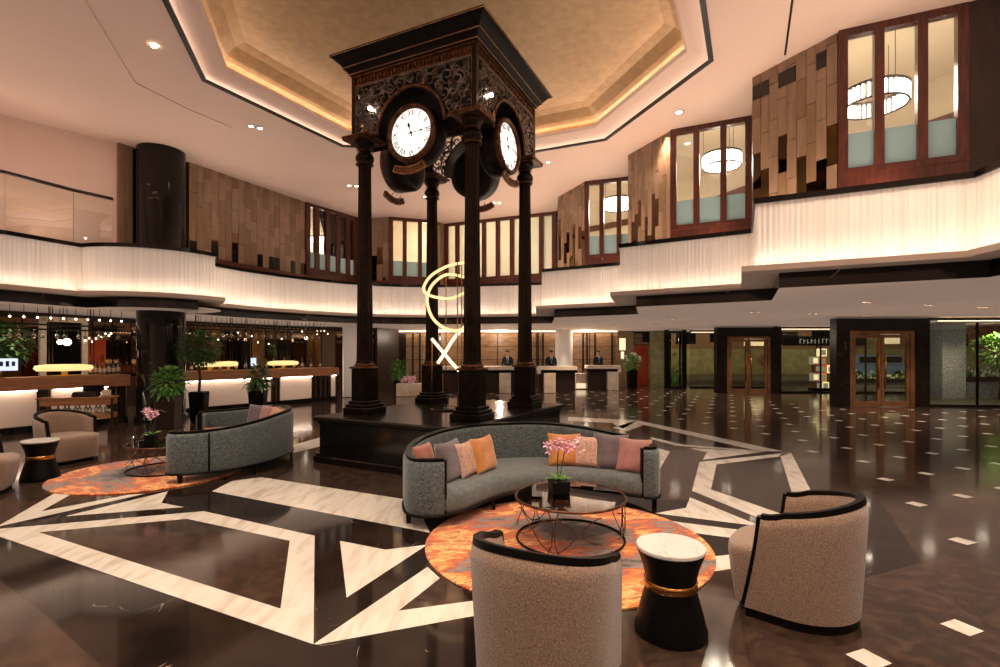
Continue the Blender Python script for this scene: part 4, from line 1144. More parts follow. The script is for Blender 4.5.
M['slat_metal'] = pm('brushed_bronze', srgb(150, 130, 114), .25, .8, col2=srgb(126, 106, 92), scale=8)
M['bar_panel'] = pm('backlit_cream_panel', srgb(232, 206, 184), .6, col2=srgb(226, 200, 178), scale=2)
def counter(name, label, p0, p1, z, panels, seed, dep=.55):
    "bar counter along p0-p1 (front face), lit panels given as (t0, t1)"
    t = thing(name, label, 'bar counter', (p0[0], p0[1], 0), atan2(p1[1] - p0[1], p1[0] - p0[0]))
    L = hypot(p1[0] - p0[0], p1[1] - p0[1])
    # local: x along the front, -y is the room side
    q = MB(); q.box((L / 2, dep / 2 - .02, z - .13), (L, dep, .26), bev=.01); q.build('counter_top', 'barwood', t)
    q = MB(); q.box((L / 2, .30, z / 2 - .10), (L - .1, .36, z - .26 - .04)); q.build('carcass', 'darkwood', t)
    q = MB(); q.box((L / 2, .16, .07), (L - .06, .25, .136)); q.build('plinth', 'blackgloss', t)
    for a, b in panels:
        q = MB(); q.box(((a + b) / 2 * L, .10, (z - .26 + .14) / 2), ((b - a) * L, .02, z - .26 - .14)); q.build('lit_panel', 'bar_panel', t)
        q = MB(); q.box(((a + b) / 2 * L, .03, z - .268), ((b - a) * L * .97, .015, .008)); q.build('under_light', 'led_bar', t)
    r = random.Random(seed)
    edges = sorted([e for ab in panels for e in ab])
    gaps = list(zip([0] + edges[1::2], edges[0::2] + [1]))
    for a, b in gaps:
        n = max(1, int((b - a) * L / .09))
        for i in range(n):
            x = (a + (b - a) * (i + .5) / n) * L; w = r.choice((.02, .03, .045))
            q = MB(); q.box((x, .08 - .01 * (i % 2), (z - .26 + .14) / 2), (w, .03, z - .40)); q.build('upright_slat', 'slat_metal' if i % 2 else 'darkwood', t)
    return t
M['led_cove'] = emis('facade_led', (1.0, .80, .56, 1), 1.6)
M['led_bar'] = emis('bar_led', (1.0, .88, .76, 1), 10)
counter('bar_counter', 'walnut topped bar counter with glowing cream panels at far left', (-11.4, 6.6), (-8.52, 11.75), 1.11, [(.02, .16), (.2, .36), (.40, .545), (.60, .72), (.76, .93)], 3)
counter('bar_counter', 'long walnut topped bar counter with glowing cream panels beyond the round column', (-8.35, 13.25), (-5.48, 17.35), 1.11, [(.02, .40), (.46, .52), (.58, .80), (.95, .985)], 4)
# back wall of the bar
mb = MB()
bw = [(-14.5, 7.5), (-12.6, 12.0), (-11.3, 15.6), (-8.2, 20.0), (-5.2, 21.6)]
for a, b in zip(bw, bw[1:]): mb.wall(a, b, 0, 2.66, .1, .05)
structure(mb, 'wall_left.003', 'darkwood')
mb = MB()
for a, b in zip(bw, bw[1:]):
    L = hypot(b[0] - a[0], b[1] - a[1]); n = int(L / .5); r = random.Random(int(L * 10))
    for i in range(n):
        P = lambda t: (a[0] + (b[0] - a[0]) * t, a[1] + (b[1] - a[1]) * t)
        mb.mi = 1 if i % 3 == 1 else 0
        mb.wall(P((i + .04) / n), P((i + .96) / n), .9, 2.5, .03, -.02)
structure(mb, 'trim_11', ['tile_mirror', 'tile_gold'])
# tall cream framed opening and orange door behind the bar
t = thing('framed_mirror', 'dark mirror in a cream frame behind the left bar counter', 'mirror', (*at(64, 350, 12.6).xy, 1.0), radians(62))
q = MB()
for x in (-.42, .42): q.box((x, 0, .72), (.12, .1, 1.5))
q.box((0, 0, 1.42), (.9, .1, .12)); q.box((0, 0, .02), (.9, .1, .08)); q.build('frame', 'stone', t)
q = MB(); q.box((0, .02, .72), (.74, .02, 1.4)); q.build('mirror_glass', 'blackgloss', t)
t = thing('cabinet_door', 'orange wood door panel behind the left bar counter', 'door', (*at(90, 352, 13.4).xy, .92), radians(62))
q = MB(); q.box((0, 0, .55), (.7, .06, 1.1), bev=.01); q.build('door_leaf', 'reddoor', t)
q = MB(); q.box((.27, -.05, .55), (.03, .05, .2)); q.build('handle', 'brass', t)
# metal frames with hanging glasses above the two counters
glass_n = 0
gl = MB(); gl.lathe([(.033, 0), (.033, -.004), (.005, -.012), (.005, -.075), (.02, -.09), (.038, -.12), (.040, -.15), (.032, -.175), (.030, -.175), (.038, -.15), (.036, -.12), (.018, -.093), (.0001, -.085)], n=10, caps=False)
gmesh = None
def rack(label, p0, p1, zr, nposts, nglass, seed, where):
    global gmesh
    ang = atan2(p1[1] - p0[1], p1[0] - p0[0]); L = hypot(p1[0] - p0[0], p1[1] - p0[1])
    t = thing('hanging_glass_rack', label, 'glass rack', (p0[0], p0[1], 0), ang)
    q = MB()
    for dy in (.05, .35):
        q.box((L / 2, dy, zr + .10), (L, .025, .025)); q.box((L / 2, dy, zr), (L, .025, .025))
    n = int(L / .3)
    for i in range(n + 1): q.box((i * L / n, .2, zr), (.02, .33, .012))
    q.build('shelf_frame', 'blackmatte', t)
    for i in range(nposts):
        x = L * (i + .5) / nposts + (.15 if i % 2 else -.1)
        q = MB(); q.tube([(x, .2, 1.12), (x, .2, 2.655)], .012, 6); q.tube([(x + .06, .2, 1.12), (x + .06, .2, 2.655)], .008, 6); q.build('post', 'blackmatte', t)
    r = random.Random(seed)
    for i in range(nglass):
        x = L * (i + .5) / nglass; y = .10 if i % 2 else .28
        p = Matrix.Rotation(ang, 4, 'Z') @ Vector((x, y, 0))
        if gmesh is None:
            o = gl.build('stem_glass', 'bottle'); gmesh = o.data
        else:
            o = bpy.data.objects.new('stem_glass', gmesh); C.objects.link(o)
        o.location = (p0[0] + p.x, p0[1] + p.y, zr - .013)
        tag(o, 'stem glass hanging upside down from the metal rack over ' + where, 'glass', 'stem glasses over ' + where)
rack('black metal rack of hanging glasses over the left bar counter', (-11.2, 7.6), (-8.75, 11.9), 2.10, 5, 26, 1, 'the left bar counter')
rack('black metal rack of hanging glasses over the long bar counter', (-8.3, 13.65), (-5.95, 17.05), 2.25, 6, 34, 2, 'the long bar counter')
# small string of bulbs under the low ceiling above each counter
bm_ = None
def bulbs(p0, p1, z, n, off, where):
    global bm_
    for i in range(n):
        u = (i + .5) / n; x = p0[0] + (p1[0] - p0[0]) * u; y = p0[1] + (p1[1] - p0[1]) * u
        if bm_ is None:
            t = thing('pendant_bulb', 'small warm pendant bulb ' + where, 'pendant lamp', (x, y, z), 0, 'pendant bulbs ' + where)
            q = MB(); q.tube([(0, 0, .05), (0, 0, .30)], .006, 5); q.build('cord', 'blackmatte', t)
            q = MB(); q.ball((0, 0, 0), .021, 8, 6); q.build('bulb', 'bulb_pend', t); q = MB(); q.lathe([(.014, .02), (.014, .05)], n=8); q.build('socket', 'brass', t)
            bm_ = t
        else: t = copy_thing(bm_, (x, y, z), 0, 'small warm pendant bulb ' + where, 'pendant bulbs ' + where)
M['bulb_pend'] = emis('pendant_bulb_glow', (1.0, .80, .52, 1), 3)
bulbs((-11.6, 8.2), (-9.0, 12.3), 2.36, 22, 0, 'over the left bar counter')
bulbs((-8.5, 14.1), (-6.0, 17.6), 2.36, 30, 0, 'over the long bar counter')
rb = random.Random(21)
for k in range(9):
    p = at(86 + 3.2 * k + rb.uniform(-1, 1), 338 + rb.uniform(-5, 6), 12.9); bulbs((p.x, p.y), (p.x, p.y), p.z, 1, 0, 'in the cluster before the orange door')
for k in range(12):
    p = at(205 + 11 * k + rb.uniform(-3, 3), 337 + rb.uniform(-6, 8), 16.0 + k * .25); bulbs((p.x, p.y), (p.x, p.y), p.z, 1, 0, 'hanging lower behind the long bar counter')
def globe(label, p, r):
    t = thing('globe_lamp', label, 'lamp', p, 0)
    q = MB(); q.ball((0, 0, 0), r, 20, 14); q.build('globe', 'globe', t); q = MB(); q.tube([(0, 0, r), (0, 0, 2.655 - p[2])], .008, 6); q.build('cord', 'blackmatte', t)
M['globe'] = emis('globe_glow', (1.0, .86, .66, 1), 1.6)
globe('left white globe lamp hanging before the dark framed mirror', at(60, 342, 12.1), .06); globe('right white globe lamp hanging before the dark framed mirror', at(67, 342, 12.0), .085)
globe('round globe lamp hanging over the right part of the long bar', at(306, 338, 18.2), .06)
# glowing oval lamps standing on the counters
def oval(label, loc_, rx, rz):
    t = thing('counter_lamp', label, 'lamp', loc_, rz, 'oval counter lamps')
    q = MB(); q.lathe([(.0001, .10), (rx * .9, .11), (rx, .16), (rx * .96, .22), (rx * .6, .245), (.0001, .25)], n=32); q.v = [(a, b * .45, c) for a, b, c in q.v]; q.build('shade', 'yellowlamp', t)
    q = MB(); q.lathe([(rx * .8, 0.002), (rx * .8, .012), (rx * .12, .02), (rx * .1, .10)], n=32, caps=True); q.v = [(a, b * .45, c) for a, b, c in q.v]; q.build('stand', 'brass', t)
    return t
a1 = atan2(5.15, 2.88); a2 = atan2(4.1, 2.87)
def on_counter(px_, p0, p1, z, back):
    "point on the counter line seen at px"
    dx, dy = p1[0] - p0[0], p1[1] - p0[1]; s = (px_ - 500) / F
    t = (s * p0[1] - p0[0]) / (dx - s * dy); L = hypot(dx, dy)
    return (p0[0] + dx * t - dy / L * back, p0[1] + dy * t + dx / L * back, z)
c1 = ((-11.4, 6.6), (-8.52, 11.75)); c2 = ((-8.35, 13.25), (-5.48, 17.35))
oval('glowing yellow oval lamp on the left bar counter', on_counter(70, *c1, 1.112, .25), .52, a1)
oval('glowing yellow oval lamp on the long bar counter behind the standard tree', on_counter(214, *c2, 1.112, .25), .42, a2)
oval('smaller glowing oval lamp on the long bar counter right of the standard tree', on_counter(235, *c2, 1.112, .36), .28, a2)
oval('glowing yellow oval lamp on the long bar counter at its right part', on_counter(288, *c2, 1.112, .25), .52, a2)
t = thing('display_sign', 'small lit white and blue sign on a stem on the left bar counter', 'sign', on_counter(5, *c1, 1.112, .2), a1)
q = MB(); q.box((0, 0, .26), (.50, .03, .24), bev=.005); q.build('sign_board', 'screen', t)
q = MB(); q.tube([(0, 0, 0), (0, 0, .15)], .01, 6); q.lathe([(.07, .001), (.07, .01), (.0001, .012)], n=16); q.build('stem', 'brass', t)
q = MB(); r = random.Random(2)
for i in range(5): q.box((-.18 + .09 * i, -.018, .275), (.05, .006, .09 + .02 * (i % 2)))
q.build('lettering', 'suit', t)
t = thing('bar_monitor', 'small white lit screen standing on the long bar counter behind the palm', 'monitor', on_counter(259, *c2, 1.112, .3), a2)
q = MB(); q.box((0, 0, .22), (.16, .02, .24), bev=.005); q.build('screen', 'screen', t); q = MB(); q.box((0, .01, .06), (.03, .02, .11)); q.box((0, 0, .006), (.14, .1, .01)); q.build('stand', 'blackmatte', t)
bt = None
def bottle(loc_, where, h):
    global bt
    if bt is None:
        t = thing('liquor_bottle', '', 'bottle', loc_)
        q = MB(); q.lathe([(.036, 0.001), (.038, .01), (.038, .17), (.03, .2), (.013, .225), (.013, .28), (.0001, .282)], n=12); q.build('glass_body', 'bottle', t)
        q = MB(); q.lathe([(.0385, .05), (.0385, .13)], n=12, caps=False); q.build('paper_label', 'stone', t)
        q = MB(); q.lathe([(.015, .262), (.015, .295), (.0001, .296)], n=10); q.build('cap', 'brass', t); bt = t
    else: t = copy_thing(bt, loc_, 0, '')
    t.scale = (1, 1, h); t['label'] = 'small bottle ' + where; t['group'] = 'bottles ' + where
rr = random.Random(4)
for i in range(16):
    bottle(on_counter(190 + 9.2 * i + rr.uniform(-2, 2), *c2, 1.112, .42), 'along the back edge of the long bar counter', rr.uniform(.9, 1.25))
for i in range(7):
    bottle(on_counter(100 + 4.6 * i, *c1, 1.112, .42), 'at the right end of the left bar counter', rr.uniform(.9, 1.25))
# console table in front of the left counter
ca = atan2(10.55 - 10.15, -7.95 + 9.0)
t = thing('console_table', 'walnut console table with lower shelf in front of the left bar counter', 'console table', (-8.42, 10.2, 0), ca)
q = MB(); q.box((0, 0, .71), (1.25, .36, .03), bev=.005); q.build('table_top', 'barwood', t)
q = MB(); q.box((0, 0, .63), (1.2, .32, .13)); q.build('apron', 'barwood', t)
q = MB(); q.box((0, 0, .34), (1.2, .32, .10)); q.build('shelf', 'barwood', t)
for x in (-.59, .59):
    for y in (-.15, .15): q = MB(); q.box((x, y, .35), (.035, .035, .69)); q.build('leg', 'darkwood', t)
Rm = Matrix.Translation((-8.42, 10.2, 0)) @ Matrix.Rotation(ca, 4, 'Z')
for i in range(11):
    p = Rm @ Vector((-.32 + .085 * i, -.04 + .07 * (i % 2), .392)); bottle(p, 'on the lower shelf of the console table', .55)
p = Rm @ Vector((.12, 0, .727)); t = thing('card_terminal', 'black office machine with open lid on the console table', 'office machine', p, ca)
q = MB(); q.box((0, 0, .05), (.42, .26, .098), 0, .9, .015); q.build('body', 'blackmatte', t)
q = MB(); q.box((.10, .06, .15), (.34, .03, .14), .1); q.build('lid', 'blackgloss', t); q = MB(); q.box((-.10, -.05, .104), (.14, .1, .012)); q.build('paper', 'shirt', t)
p = Rm @ Vector((.45, .02, .727)); q = MB(); q.box((0, 0, .06), (.13, .10, .118), .2, .95, .008); o = q.build('card_box', 'stone'); o.location = p; tag(o, 'small beige box on the right end of the console table', 'box')

# ================================================================== RECEPTION
ZB = 25.0
def X(px_, Y): return (px_ - 500) * Y / F
mb = MB(); mb.wall((-6.0, ZB), (8.2, ZB), 0, 3.0, .1, .05); structure(mb, 'wall_back.003', 'darkwood')
mb = MB(); r = random.Random(5)
x = -4.6
while x < X(617, ZB):
    w = r.choice((1.5, 1.9, 1.3))
    z = 0.0
    while z < 2.5:
        h = .64; q_ = min(z + h, 2.62); mb.box((x + w / 2 - .02, ZB - .04, (z + q_) / 2), (w - .05, .05, q_ - z - .025)); z += h
    x += w
structure(mb, 'trim_12', 'panel_wood')
mb = MB(); mb.box((X(505, 24.6), ZB - .45, 2.60), (X(616, 24.6) - X(396, 24.6), .3, .05)); structure(mb, 'trim_13', 'soffit')
mb = MB(); mb.box((X(507, 24.8), ZB - .22, 2.645), (X(617, 24.8) - X(398, 24.8), .24, .012)); o = mb.build('reception_cove_light', 'led_rec'); tag(o, 'bright warm cove light along the top of the reception back wall', 'light strip')
mb = MB()
for px_ in (413, 420, 440, 476, 538, 543, 583, 587, 595, 612): mb.box((X(px_, 24.9), 24.9, 1.32), (.07, .06, 2.62))
structure(mb, 'trim_14', 'blackgloss')
q = MB(); q.lathe([(.40, .002), (.40, 2.66)], (X(564, 23.6), 23.6, 0), 32, True, None, False); structure(q, 'pillar_white', 'stone_white') if False else None
M['stone_white'] = pm('white_plaster', srgb(226, 214, 198), .5, col2=srgb(220, 206, 190), scale=2)
structure(q, 'pillar_white', 'stone_white')
spot('pillar_wash', (X(562, 22.9), 22.9, 2.6), 260, 80, .7, .04, WARM[:3], (radians(-22), 0, 0))
# wall left of the reception: dark panels, pale lit pillar
mb = MB(); mb.wall((-5.2, 21.6), (-6.0, 25.0), 0, 2.66, .1, .05); mb.wall((-5.15, 21.4), (-4.6, 23.2), 0, 2.66, .1, .05); structure(mb, 'wall_left.004', 'darkwood')
mb = MB(); mb.box((X(352, 18.5), 18.5, 1.33), (.62, .3, 2.62), radians(25)); structure(mb, 'pillar_cream', 'stone_white')
mb = MB(); mb.box((X(384, 22.5), 22.5, 1.33), (.10, .12, 2.62)); structure(mb, 'trim_15', 'brass')
def desk(label, x0, x1, Y, ped, lx):
    t = thing('reception_desk', label, 'reception desk', ((x0 + x1) / 2, Y, 0), 0, 'reception desks')
    L = x1 - x0; c = (x0 + x1) / 2
    q = MB(); q.box((0, 0, 1.0), (L, .75, .14), bev=.01)
    q.box((lx * (L / 2 - .06), 0, .86), (.12, .75, .16)); q.build('stone_top', 'stone', t)
    q = MB(); q.box((0, .05, .86), (L * 1.02, .6, .10)); q.build('under_ledge', 'blackgloss', t)
    q = MB(); q.box((0, .12, .41), (L * .94, .45, .80)); q.build('modesty_panel', 'darkwood', t)
    q = MB(); q.box((ped - c, -.12, .405), (.46, .46, .80), bev=.008); q.build('stone_pedestal', 'stone', t)
    return t
desk('left reception desk with stone top, partly behind the clock columns', X(441, 20.6), X(519, 20.6), 20.6, X(505, 20.4), 1)
desk('middle reception desk with stone top and pale pedestal', X(537, 20.6), X(576, 20.6), 20.6, X(549.5, 20.4), -1)
desk('right reception desk with stone top and pale pedestal beside the lily vase', X(586, 22), X(619, 22), 22.0, X(612.5, 21.8), 1)
t = thing('lit_counter_niche', 'low glowing stone block between the middle and right desks', 'lit block', (X(582, 22.6), 22.6, 0))
q = MB(); q.box((0, 0, .36), (.62, .4, .70), bev=.01); q.build('stone_block', 'stone', t); q = MB(); q.box((0, -.21, .16), (.56, .012, .22)); q.build('glow_panel', 'sign_lit', t)

# lit wall plaques on a dark pier, red door, green-lit stone wall, glazed cabinet
mb = MB(); mb.box((X(625, 24.6), 24.75, 1.33), (.75, .5, 2.66)); structure(mb, 'wall_back.004', 'tile_brown')
t = thing('wall_plaque', 'larger square glowing cream plaque on the dark pier beside reception', 'plaque', (X(622.5, 24.45), 24.46, 0))
q = MB(); q.box((0, 0, 2.02), (.30, .05, .58), bev=.005); q.build('glow_panel', 'sign_lit', t); q = MB(); q.box((0, .015, 2.02), (.35, .03, .63)); q.build('backing', 'brass', t)
t = thing('wall_plaque', 'smaller glowing cream plaque below the larger one beside reception', 'plaque', (X(622.5, 24.45), 24.46, 0))
q = MB(); q.box((0, 0, 1.50), (.15, .05, .34), bev=.005); q.build('glow_panel', 'sign_lit', t); q = MB(); q.box((0, .015, 1.50), (.19, .03, .38)); q.build('backing', 'brass', t)
q = MB(); q.box((X(642, 24.7), 24.85, 1.0), (.62, .08, 1.98)); d = structure(q, 'door_1', 'reddoor')
q = MB()
for s in (-1, 1): q.box((X(642, 24.7) + s * .36, 24.82, 1.04), (.10, .14, 2.08))
q.box((X(642, 24.7), 24.82, 2.07), (.82, .14, .10)); q.build('door_frame', 'tile_brown', d)
q = MB(); q.tube([(X(642, 24.7) + .24, 24.76, .95), (X(642, 24.7) + .24, 24.76, 1.15)], .015, 6); q.build('door_handle', 'brass', d)
mb = MB(); mb.box((X(660, 24.3), 24.5, 1.33), (.78, .4, 2.66)); structure(mb, 'wall_back.005', 'olive_stone') if False else None
M['olive_stone'] = pm('olive_stone', srgb(134, 124, 84), .4, col2=srgb(112, 102, 66), scale=3, detail=6)
structure(mb, 'wall_back.005', 'olive_stone')
spot('wall_wash', (X(659, 23.9), 23.95, 2.62), 60, 60, .8, .03, (.85, 1.0, .55), (radians(-14), 0, 0))

def person(label, loc_, rz, seed, headturn=0.0):
    t = thing('person', label, 'person', loc_, rz, None)
    sk = bpy.data.meshes.new('b'); V = []; E = []; R_ = []
    def v(p, r, par=None):
        V.append(p); R_.append(r)
        if par is not None: E.append((par, len(V) - 1))
        return len(V) - 1
    pel = v((0, 0, .95), .135); wa = v((0, 0, 1.10), .125, pel); chs = v((0, -.01, 1.28), .15, wa); sh = v((0, 0, 1.40), .10, chs)
    nk = v((0, -.005, 1.48), .052, sh); h0 = v((0, -.02, 1.555), .075, nk); h1 = v((0, -.015, 1.63), .085, h0); v((0, -.01, 1.68), .05, h1)
    for s in (-1, 1):
        a = v((.17 * s, 0, 1.385), .065, sh); b = v((.22 * s, .03, 1.14), .048, a); c = v((.17 * s, -.20, 1.05), .038, b); d = v((.13 * s, -.28, 1.05), .03, c)
        h = v((.095 * s, .0, .86), .088, pel); k = v((.10 * s, -.01, .48), .062, h); an = v((.10 * s, .01, .09), .045, k); v((.11 * s, -.13, .045), .042, an)
    sk.from_pydata(V, E, []); o = bpy.data.objects.new('b', sk); C.objects.link(o)
    o.modifiers.new('s', 'SKIN'); su = o.modifiers.new('u', 'SUBSURF'); su.levels = 2
    for i, sv in enumerate(sk.skin_vertices[0].data): sv.radius = (R_[i] * (1.22 if i in (0, 1, 2) else 1), R_[i] * (.82 if i in (0, 1, 2) else 1)); sv.use_root = (i == 0)
    dg = bpy.context.evaluated_depsgraph_get(); dg.update()
    me = bpy.data.meshes.new_from_object(o.evaluated_get(dg)); bpy.data.objects.remove(o)
    for m in ('skin', 'suit', 'shirt', 'blackgloss'): me.materials.append(M[m])
    for p in me.polygons:
        c = p.center; p.use_smooth = True
        p.material_index = 3 if c.z < .10 else 0 if c.z > 1.455 or (c.y < -.225 and c.z > .9) else 1
    b = bpy.data.objects.new('body', me); C.objects.link(b); b.parent = t
    q = MB()
    rows = []
    for i in range(9):
        a = pi / 2 * i / 8; rows.append([(.088 * cos(a) * cos(u), -.008 + .098 * cos(a) * sin(u), 1.625 + .095 * sin(a) - (.05 if sin(u) > 0.1 else -.012) * cos(a) ** 3) for u in [2 * pi * k / 20 for k in range(20)]])
    q.grid(rows, True, True); q.build('hair', 'hair', t)
    q = MB(); q.ball((0, -.105, 1.585), .014, 8, 6, .8, 1, 1.5); q.build('nose', 'skin', t)
    for s in (-1, 1): q = MB(); q.ball((.082 * s, -.01, 1.59), .018, 8, 6, .5, .8, 1.4); q.build('ear', 'skin', t)
    for s in (-1, 1):
        q = MB(); q.ball((.03 * s, -.093, 1.61), .010, 8, 6, 1.2, .6, .7); q.build('eye', 'hair', t)
    q = MB(); q.box((0, -.092, 1.545), (.04, .012, .007)); q.build('mouth', 'leaf_red', t)
    q = MB(); q.add([(-.055, -.085, 1.45), (.055, -.085, 1.45), (.018, -.15, 1.17), (-.018, -.15, 1.17), (-.055, -.03, 1.46), (.055, -.03, 1.46)], [(0, 1, 2, 3), (0, 4, 5, 1)]); q.build('shirt', 'shirt', t)
    q = MB(); q.add([(-.014, -.10, 1.44), (.014, -.10, 1.44), (.020, -.162, 1.24), (0, -.166, 1.18), (-.020, -.162, 1.24)], [(0, 1, 2, 3, 4)]); q.build('tie', 'blackmatte', t)
    for s in (-1, 1):
        q = MB(); q.add([(.05 * s, -.075, 1.46), (.085 * s, -.085, 1.42), (.10 * s, -.135, 1.34), (.012 * s, -.165, 1.13), (.03 * s, -.15, 1.25)], [(0, 1, 2, 3, 4)]); q.build('lapel', 'suit', t)
        q = MB(); hx = .13 * s
        q.ball((hx * .92, -.305, 1.048), .036, 8, 6, 1, 1.3, .5)
        for k in range(4):
            fx = hx * .92 + (k - 1.5) * .017; q.tube([(fx, -.335, 1.052), (fx * .98, -.365, 1.05 - .004 * abs(k - 1)), (fx * .96, -.385 - .006 * (1.5 - abs(k - 1.5)), 1.038)], [.009, .0085, .007], 6)
        q.tube([(hx * .92 - .025 * s, -.30, 1.05), (hx * .92 - .045 * s, -.325, 1.047), (hx * .92 - .05 * s, -.345, 1.04)], [.010, .009, .007], 6)
        q.build('hand', 'skin', t)
    return t
person('person in a dark suit, white shirt and tie behind the left reception desk', (X(507.5, 21.35), 21.35, 0), 0.05, 1)
person('person in a dark suit and tie behind the middle reception desk', (X(551, 21.35), 21.35, 0), 0.1, 2)
person('person in a dark suit looking down behind the right reception desk', (X(598, 22.75), 22.75, 0), .35, 3)

# ================================================================== STREET FACADE
def glazing(pts, nm, n_of):
    fr = MB()
    segs = list(zip(pts, pts[1:]))
    for a, b in segs: fr.wall(a, b, 0, .06, .08); fr.wall(a, b, 2.58, 2.66, .08)
    o = structure(fr, nm, 'blackmatte')
    for (a, b), n in zip(segs, n_of):
        for i in range(n):
            P = lambda t: (a[0] + (b[0] - a[0]) * t, a[1] + (b[1] - a[1]) * t)
            q = MB(); q.wall(P((i + .004) / n), P((i + .996) / n), .06, 2.58, .015); q.build('window_pane', 'glass_street', o)
            q = MB(); q.box((*P((i + 1) / n), 1.32), (.04, .06, 2.52)); q.build('mullion', 'blackmatte', o)
    return o
glazing([(8.75, 23.5), (12.8, 23.5), (11.08, 20.55)], 'window_7', (3, 1)); glazing([(11.08, 20.5), (16.5, 20.5), (12.9, 15.5)], 'window_8', (3, 2)); glazing([(12.85, 15.3), (15.6, 15.1), (18.5, 14.3)], 'window_9', (2, 2))
for k_, (a_, b_) in enumerate((((8.75, 23.35), (12.5, 23.35)), ((11.2, 20.35), (16.2, 20.35)), ((13.0, 15.15), (15.6, 14.95)), ((15.6, 14.95), (18.4, 14.2)))):
    mb = MB(); mb.wall(a_, b_, 2.50, 2.54, .16, 0); structure(mb, 'trim_%d' % (16 + k_), 'lip')
    mb = MB(); mb.wall(a_, b_, 2.545, 2.555, .06, -.02); o = mb.build('facade_cove_light', 'led_cove')
    tag(o, ('warm cove light above the glazing left of the left portal', 'warm cove light above the glazing between the two portals', 'warm cove light above the glazing right of the right portal', 'warm cove light above the glazing at the far right edge')[k_], 'light strip')
mb = MB(); mb.wall((18.5, 14.3), (18.9, 6), 0, 2.66, .12); mb.wall((18.9, 6), (18.9, -8), 0, 2.66, .12); mb.wall((18.9, -8), (-18, -8), 0, 2.66, .12); mb.wall((-18, -8), (-17.5, 5), 0, 2.66, .12); mb.wall((-17.5, 5), (-14.5, 7.5), 0, 2.66, .12)
structure(mb, 'wall_front', 'tile_brown')
for px_, nm in ((666.5, 'pillar_dark'), (684, 'pillar_dark.001')):
    mb = MB(); mb.box((X(px_, 23.3), 23.3, 1.33), (.18, .18, 2.66)); structure(mb, nm, 'blackgloss')
t = thing('glass_vitrine', 'tall glass vitrine with a green plant between dark posts', 'vitrine', (X(675.0, 23.3), 23.3, 0))
q = MB(); q.lathe([(.26, .1), (.26, 2.5)], n=28, caps=False); q.build('glass_cylinder', 'glass_street', t)
q = MB(); q.lathe([(.29, .002), (.29, .1), (.0001, .1)], n=28); q.lathe([(.29, 2.5), (.29, 2.6), (.0001, 2.6)], n=28); q.build('ring_base', 'blackgloss', t)
q = MB(); r = random.Random(9)
q.lathe([(.12, .1), (.2, .6), (.0001, .62)], n=16)
for i in range(120):
    d = Vector((r.gauss(0, 1), r.gauss(0, 1), r.gauss(0, 1))).normalized(); q.leaf((d.x * .16, d.y * .16, 1.1 + d.z * .45), d, .14, .06)
q.build('plant', 'leaf', t)
M['portal_marble'] = veined('portal_marble', srgb(20, 14, 12), srgb(66, 54, 46), .22, .9, .003, srgb(30, 22, 17), .3)
M['door_bronze'] = pm('door_bronze', srgb(150, 104, 70), .35, .6, col2=srgb(120, 80, 52), scale=3)
def portal(nm, x0, x1, Y, back, door_x, label):
    "marble portal with a pair of bronze framed glass doors"
    pw = .40
    mb = MB()
    mb.box((x0 + pw / 2, (Y + back) / 2, 1.31), (pw, back - Y, 2.62)); mb.box((x1 - pw / 2, (Y + back) / 2, 1.31), (pw, back - Y, 2.62))
    mb.box(((x0 + x1) / 2, (Y + back) / 2, 2.44), (x1 - x0 - 2 * pw, back - Y, .36))
    s = structure(mb, nm, 'portal_marble')
    d0, d1 = x0 + pw, x1 - pw; m = (d0 + d1) / 2; yd = Y + .12; H_ = 2.26
    fr = MB(); fr.box((d0 + .06, yd, H_ / 2), (.12, .14, H_)); fr.box((d1 - .06, yd, H_ / 2), (.12, .14, H_)); fr.box((m, yd, H_ - .05), (d1 - d0 - .24, .14, .10)); fr.build('door_frame', 'door_bronze', s)
    for sg in (-1, 1):
        a, b = (d0 + .13, m - .01) if sg < 0 else (m + .01, d1 - .13); w = b - a
        q = MB(); 
        for xx in (a + .045, b - .045): q.box((xx, yd, 1.08), (.09, .07, 2.14))
        q.box(((a + b) / 2, yd, .09), (w - .18, .07, .16)); q.box(((a + b) / 2, yd, 2.1), (w - .18, .07, .10))
        leaf = q.build('door_leaf', 'door_bronze', s)
        q = MB(); q.box(((a + b) / 2, yd, 1.1), (w - .18, .012, 1.9)); q.build('glass_panel', 'glass_street', leaf)
        q = MB(); q.tube([(m - sg * -.10, yd - .08, .55), (m - sg * -.10, yd - .08, 1.6)], .02, 8)
        for z in (.62, 1.53): q.tube([(m + sg * .10, yd - .08, z), (m + sg * .10, yd - .02, z)], .012, 6)
        q.build('pull_handle', 'brass', leaf)
    return s
portal('door_2', X(717, 20.2), X(781.5, 20.2), 20.2, 20.5, 0, '')
portal('door_3', X(836.5, 15.0), X(930, 15.0), 15.0, 15.3, 0, '')
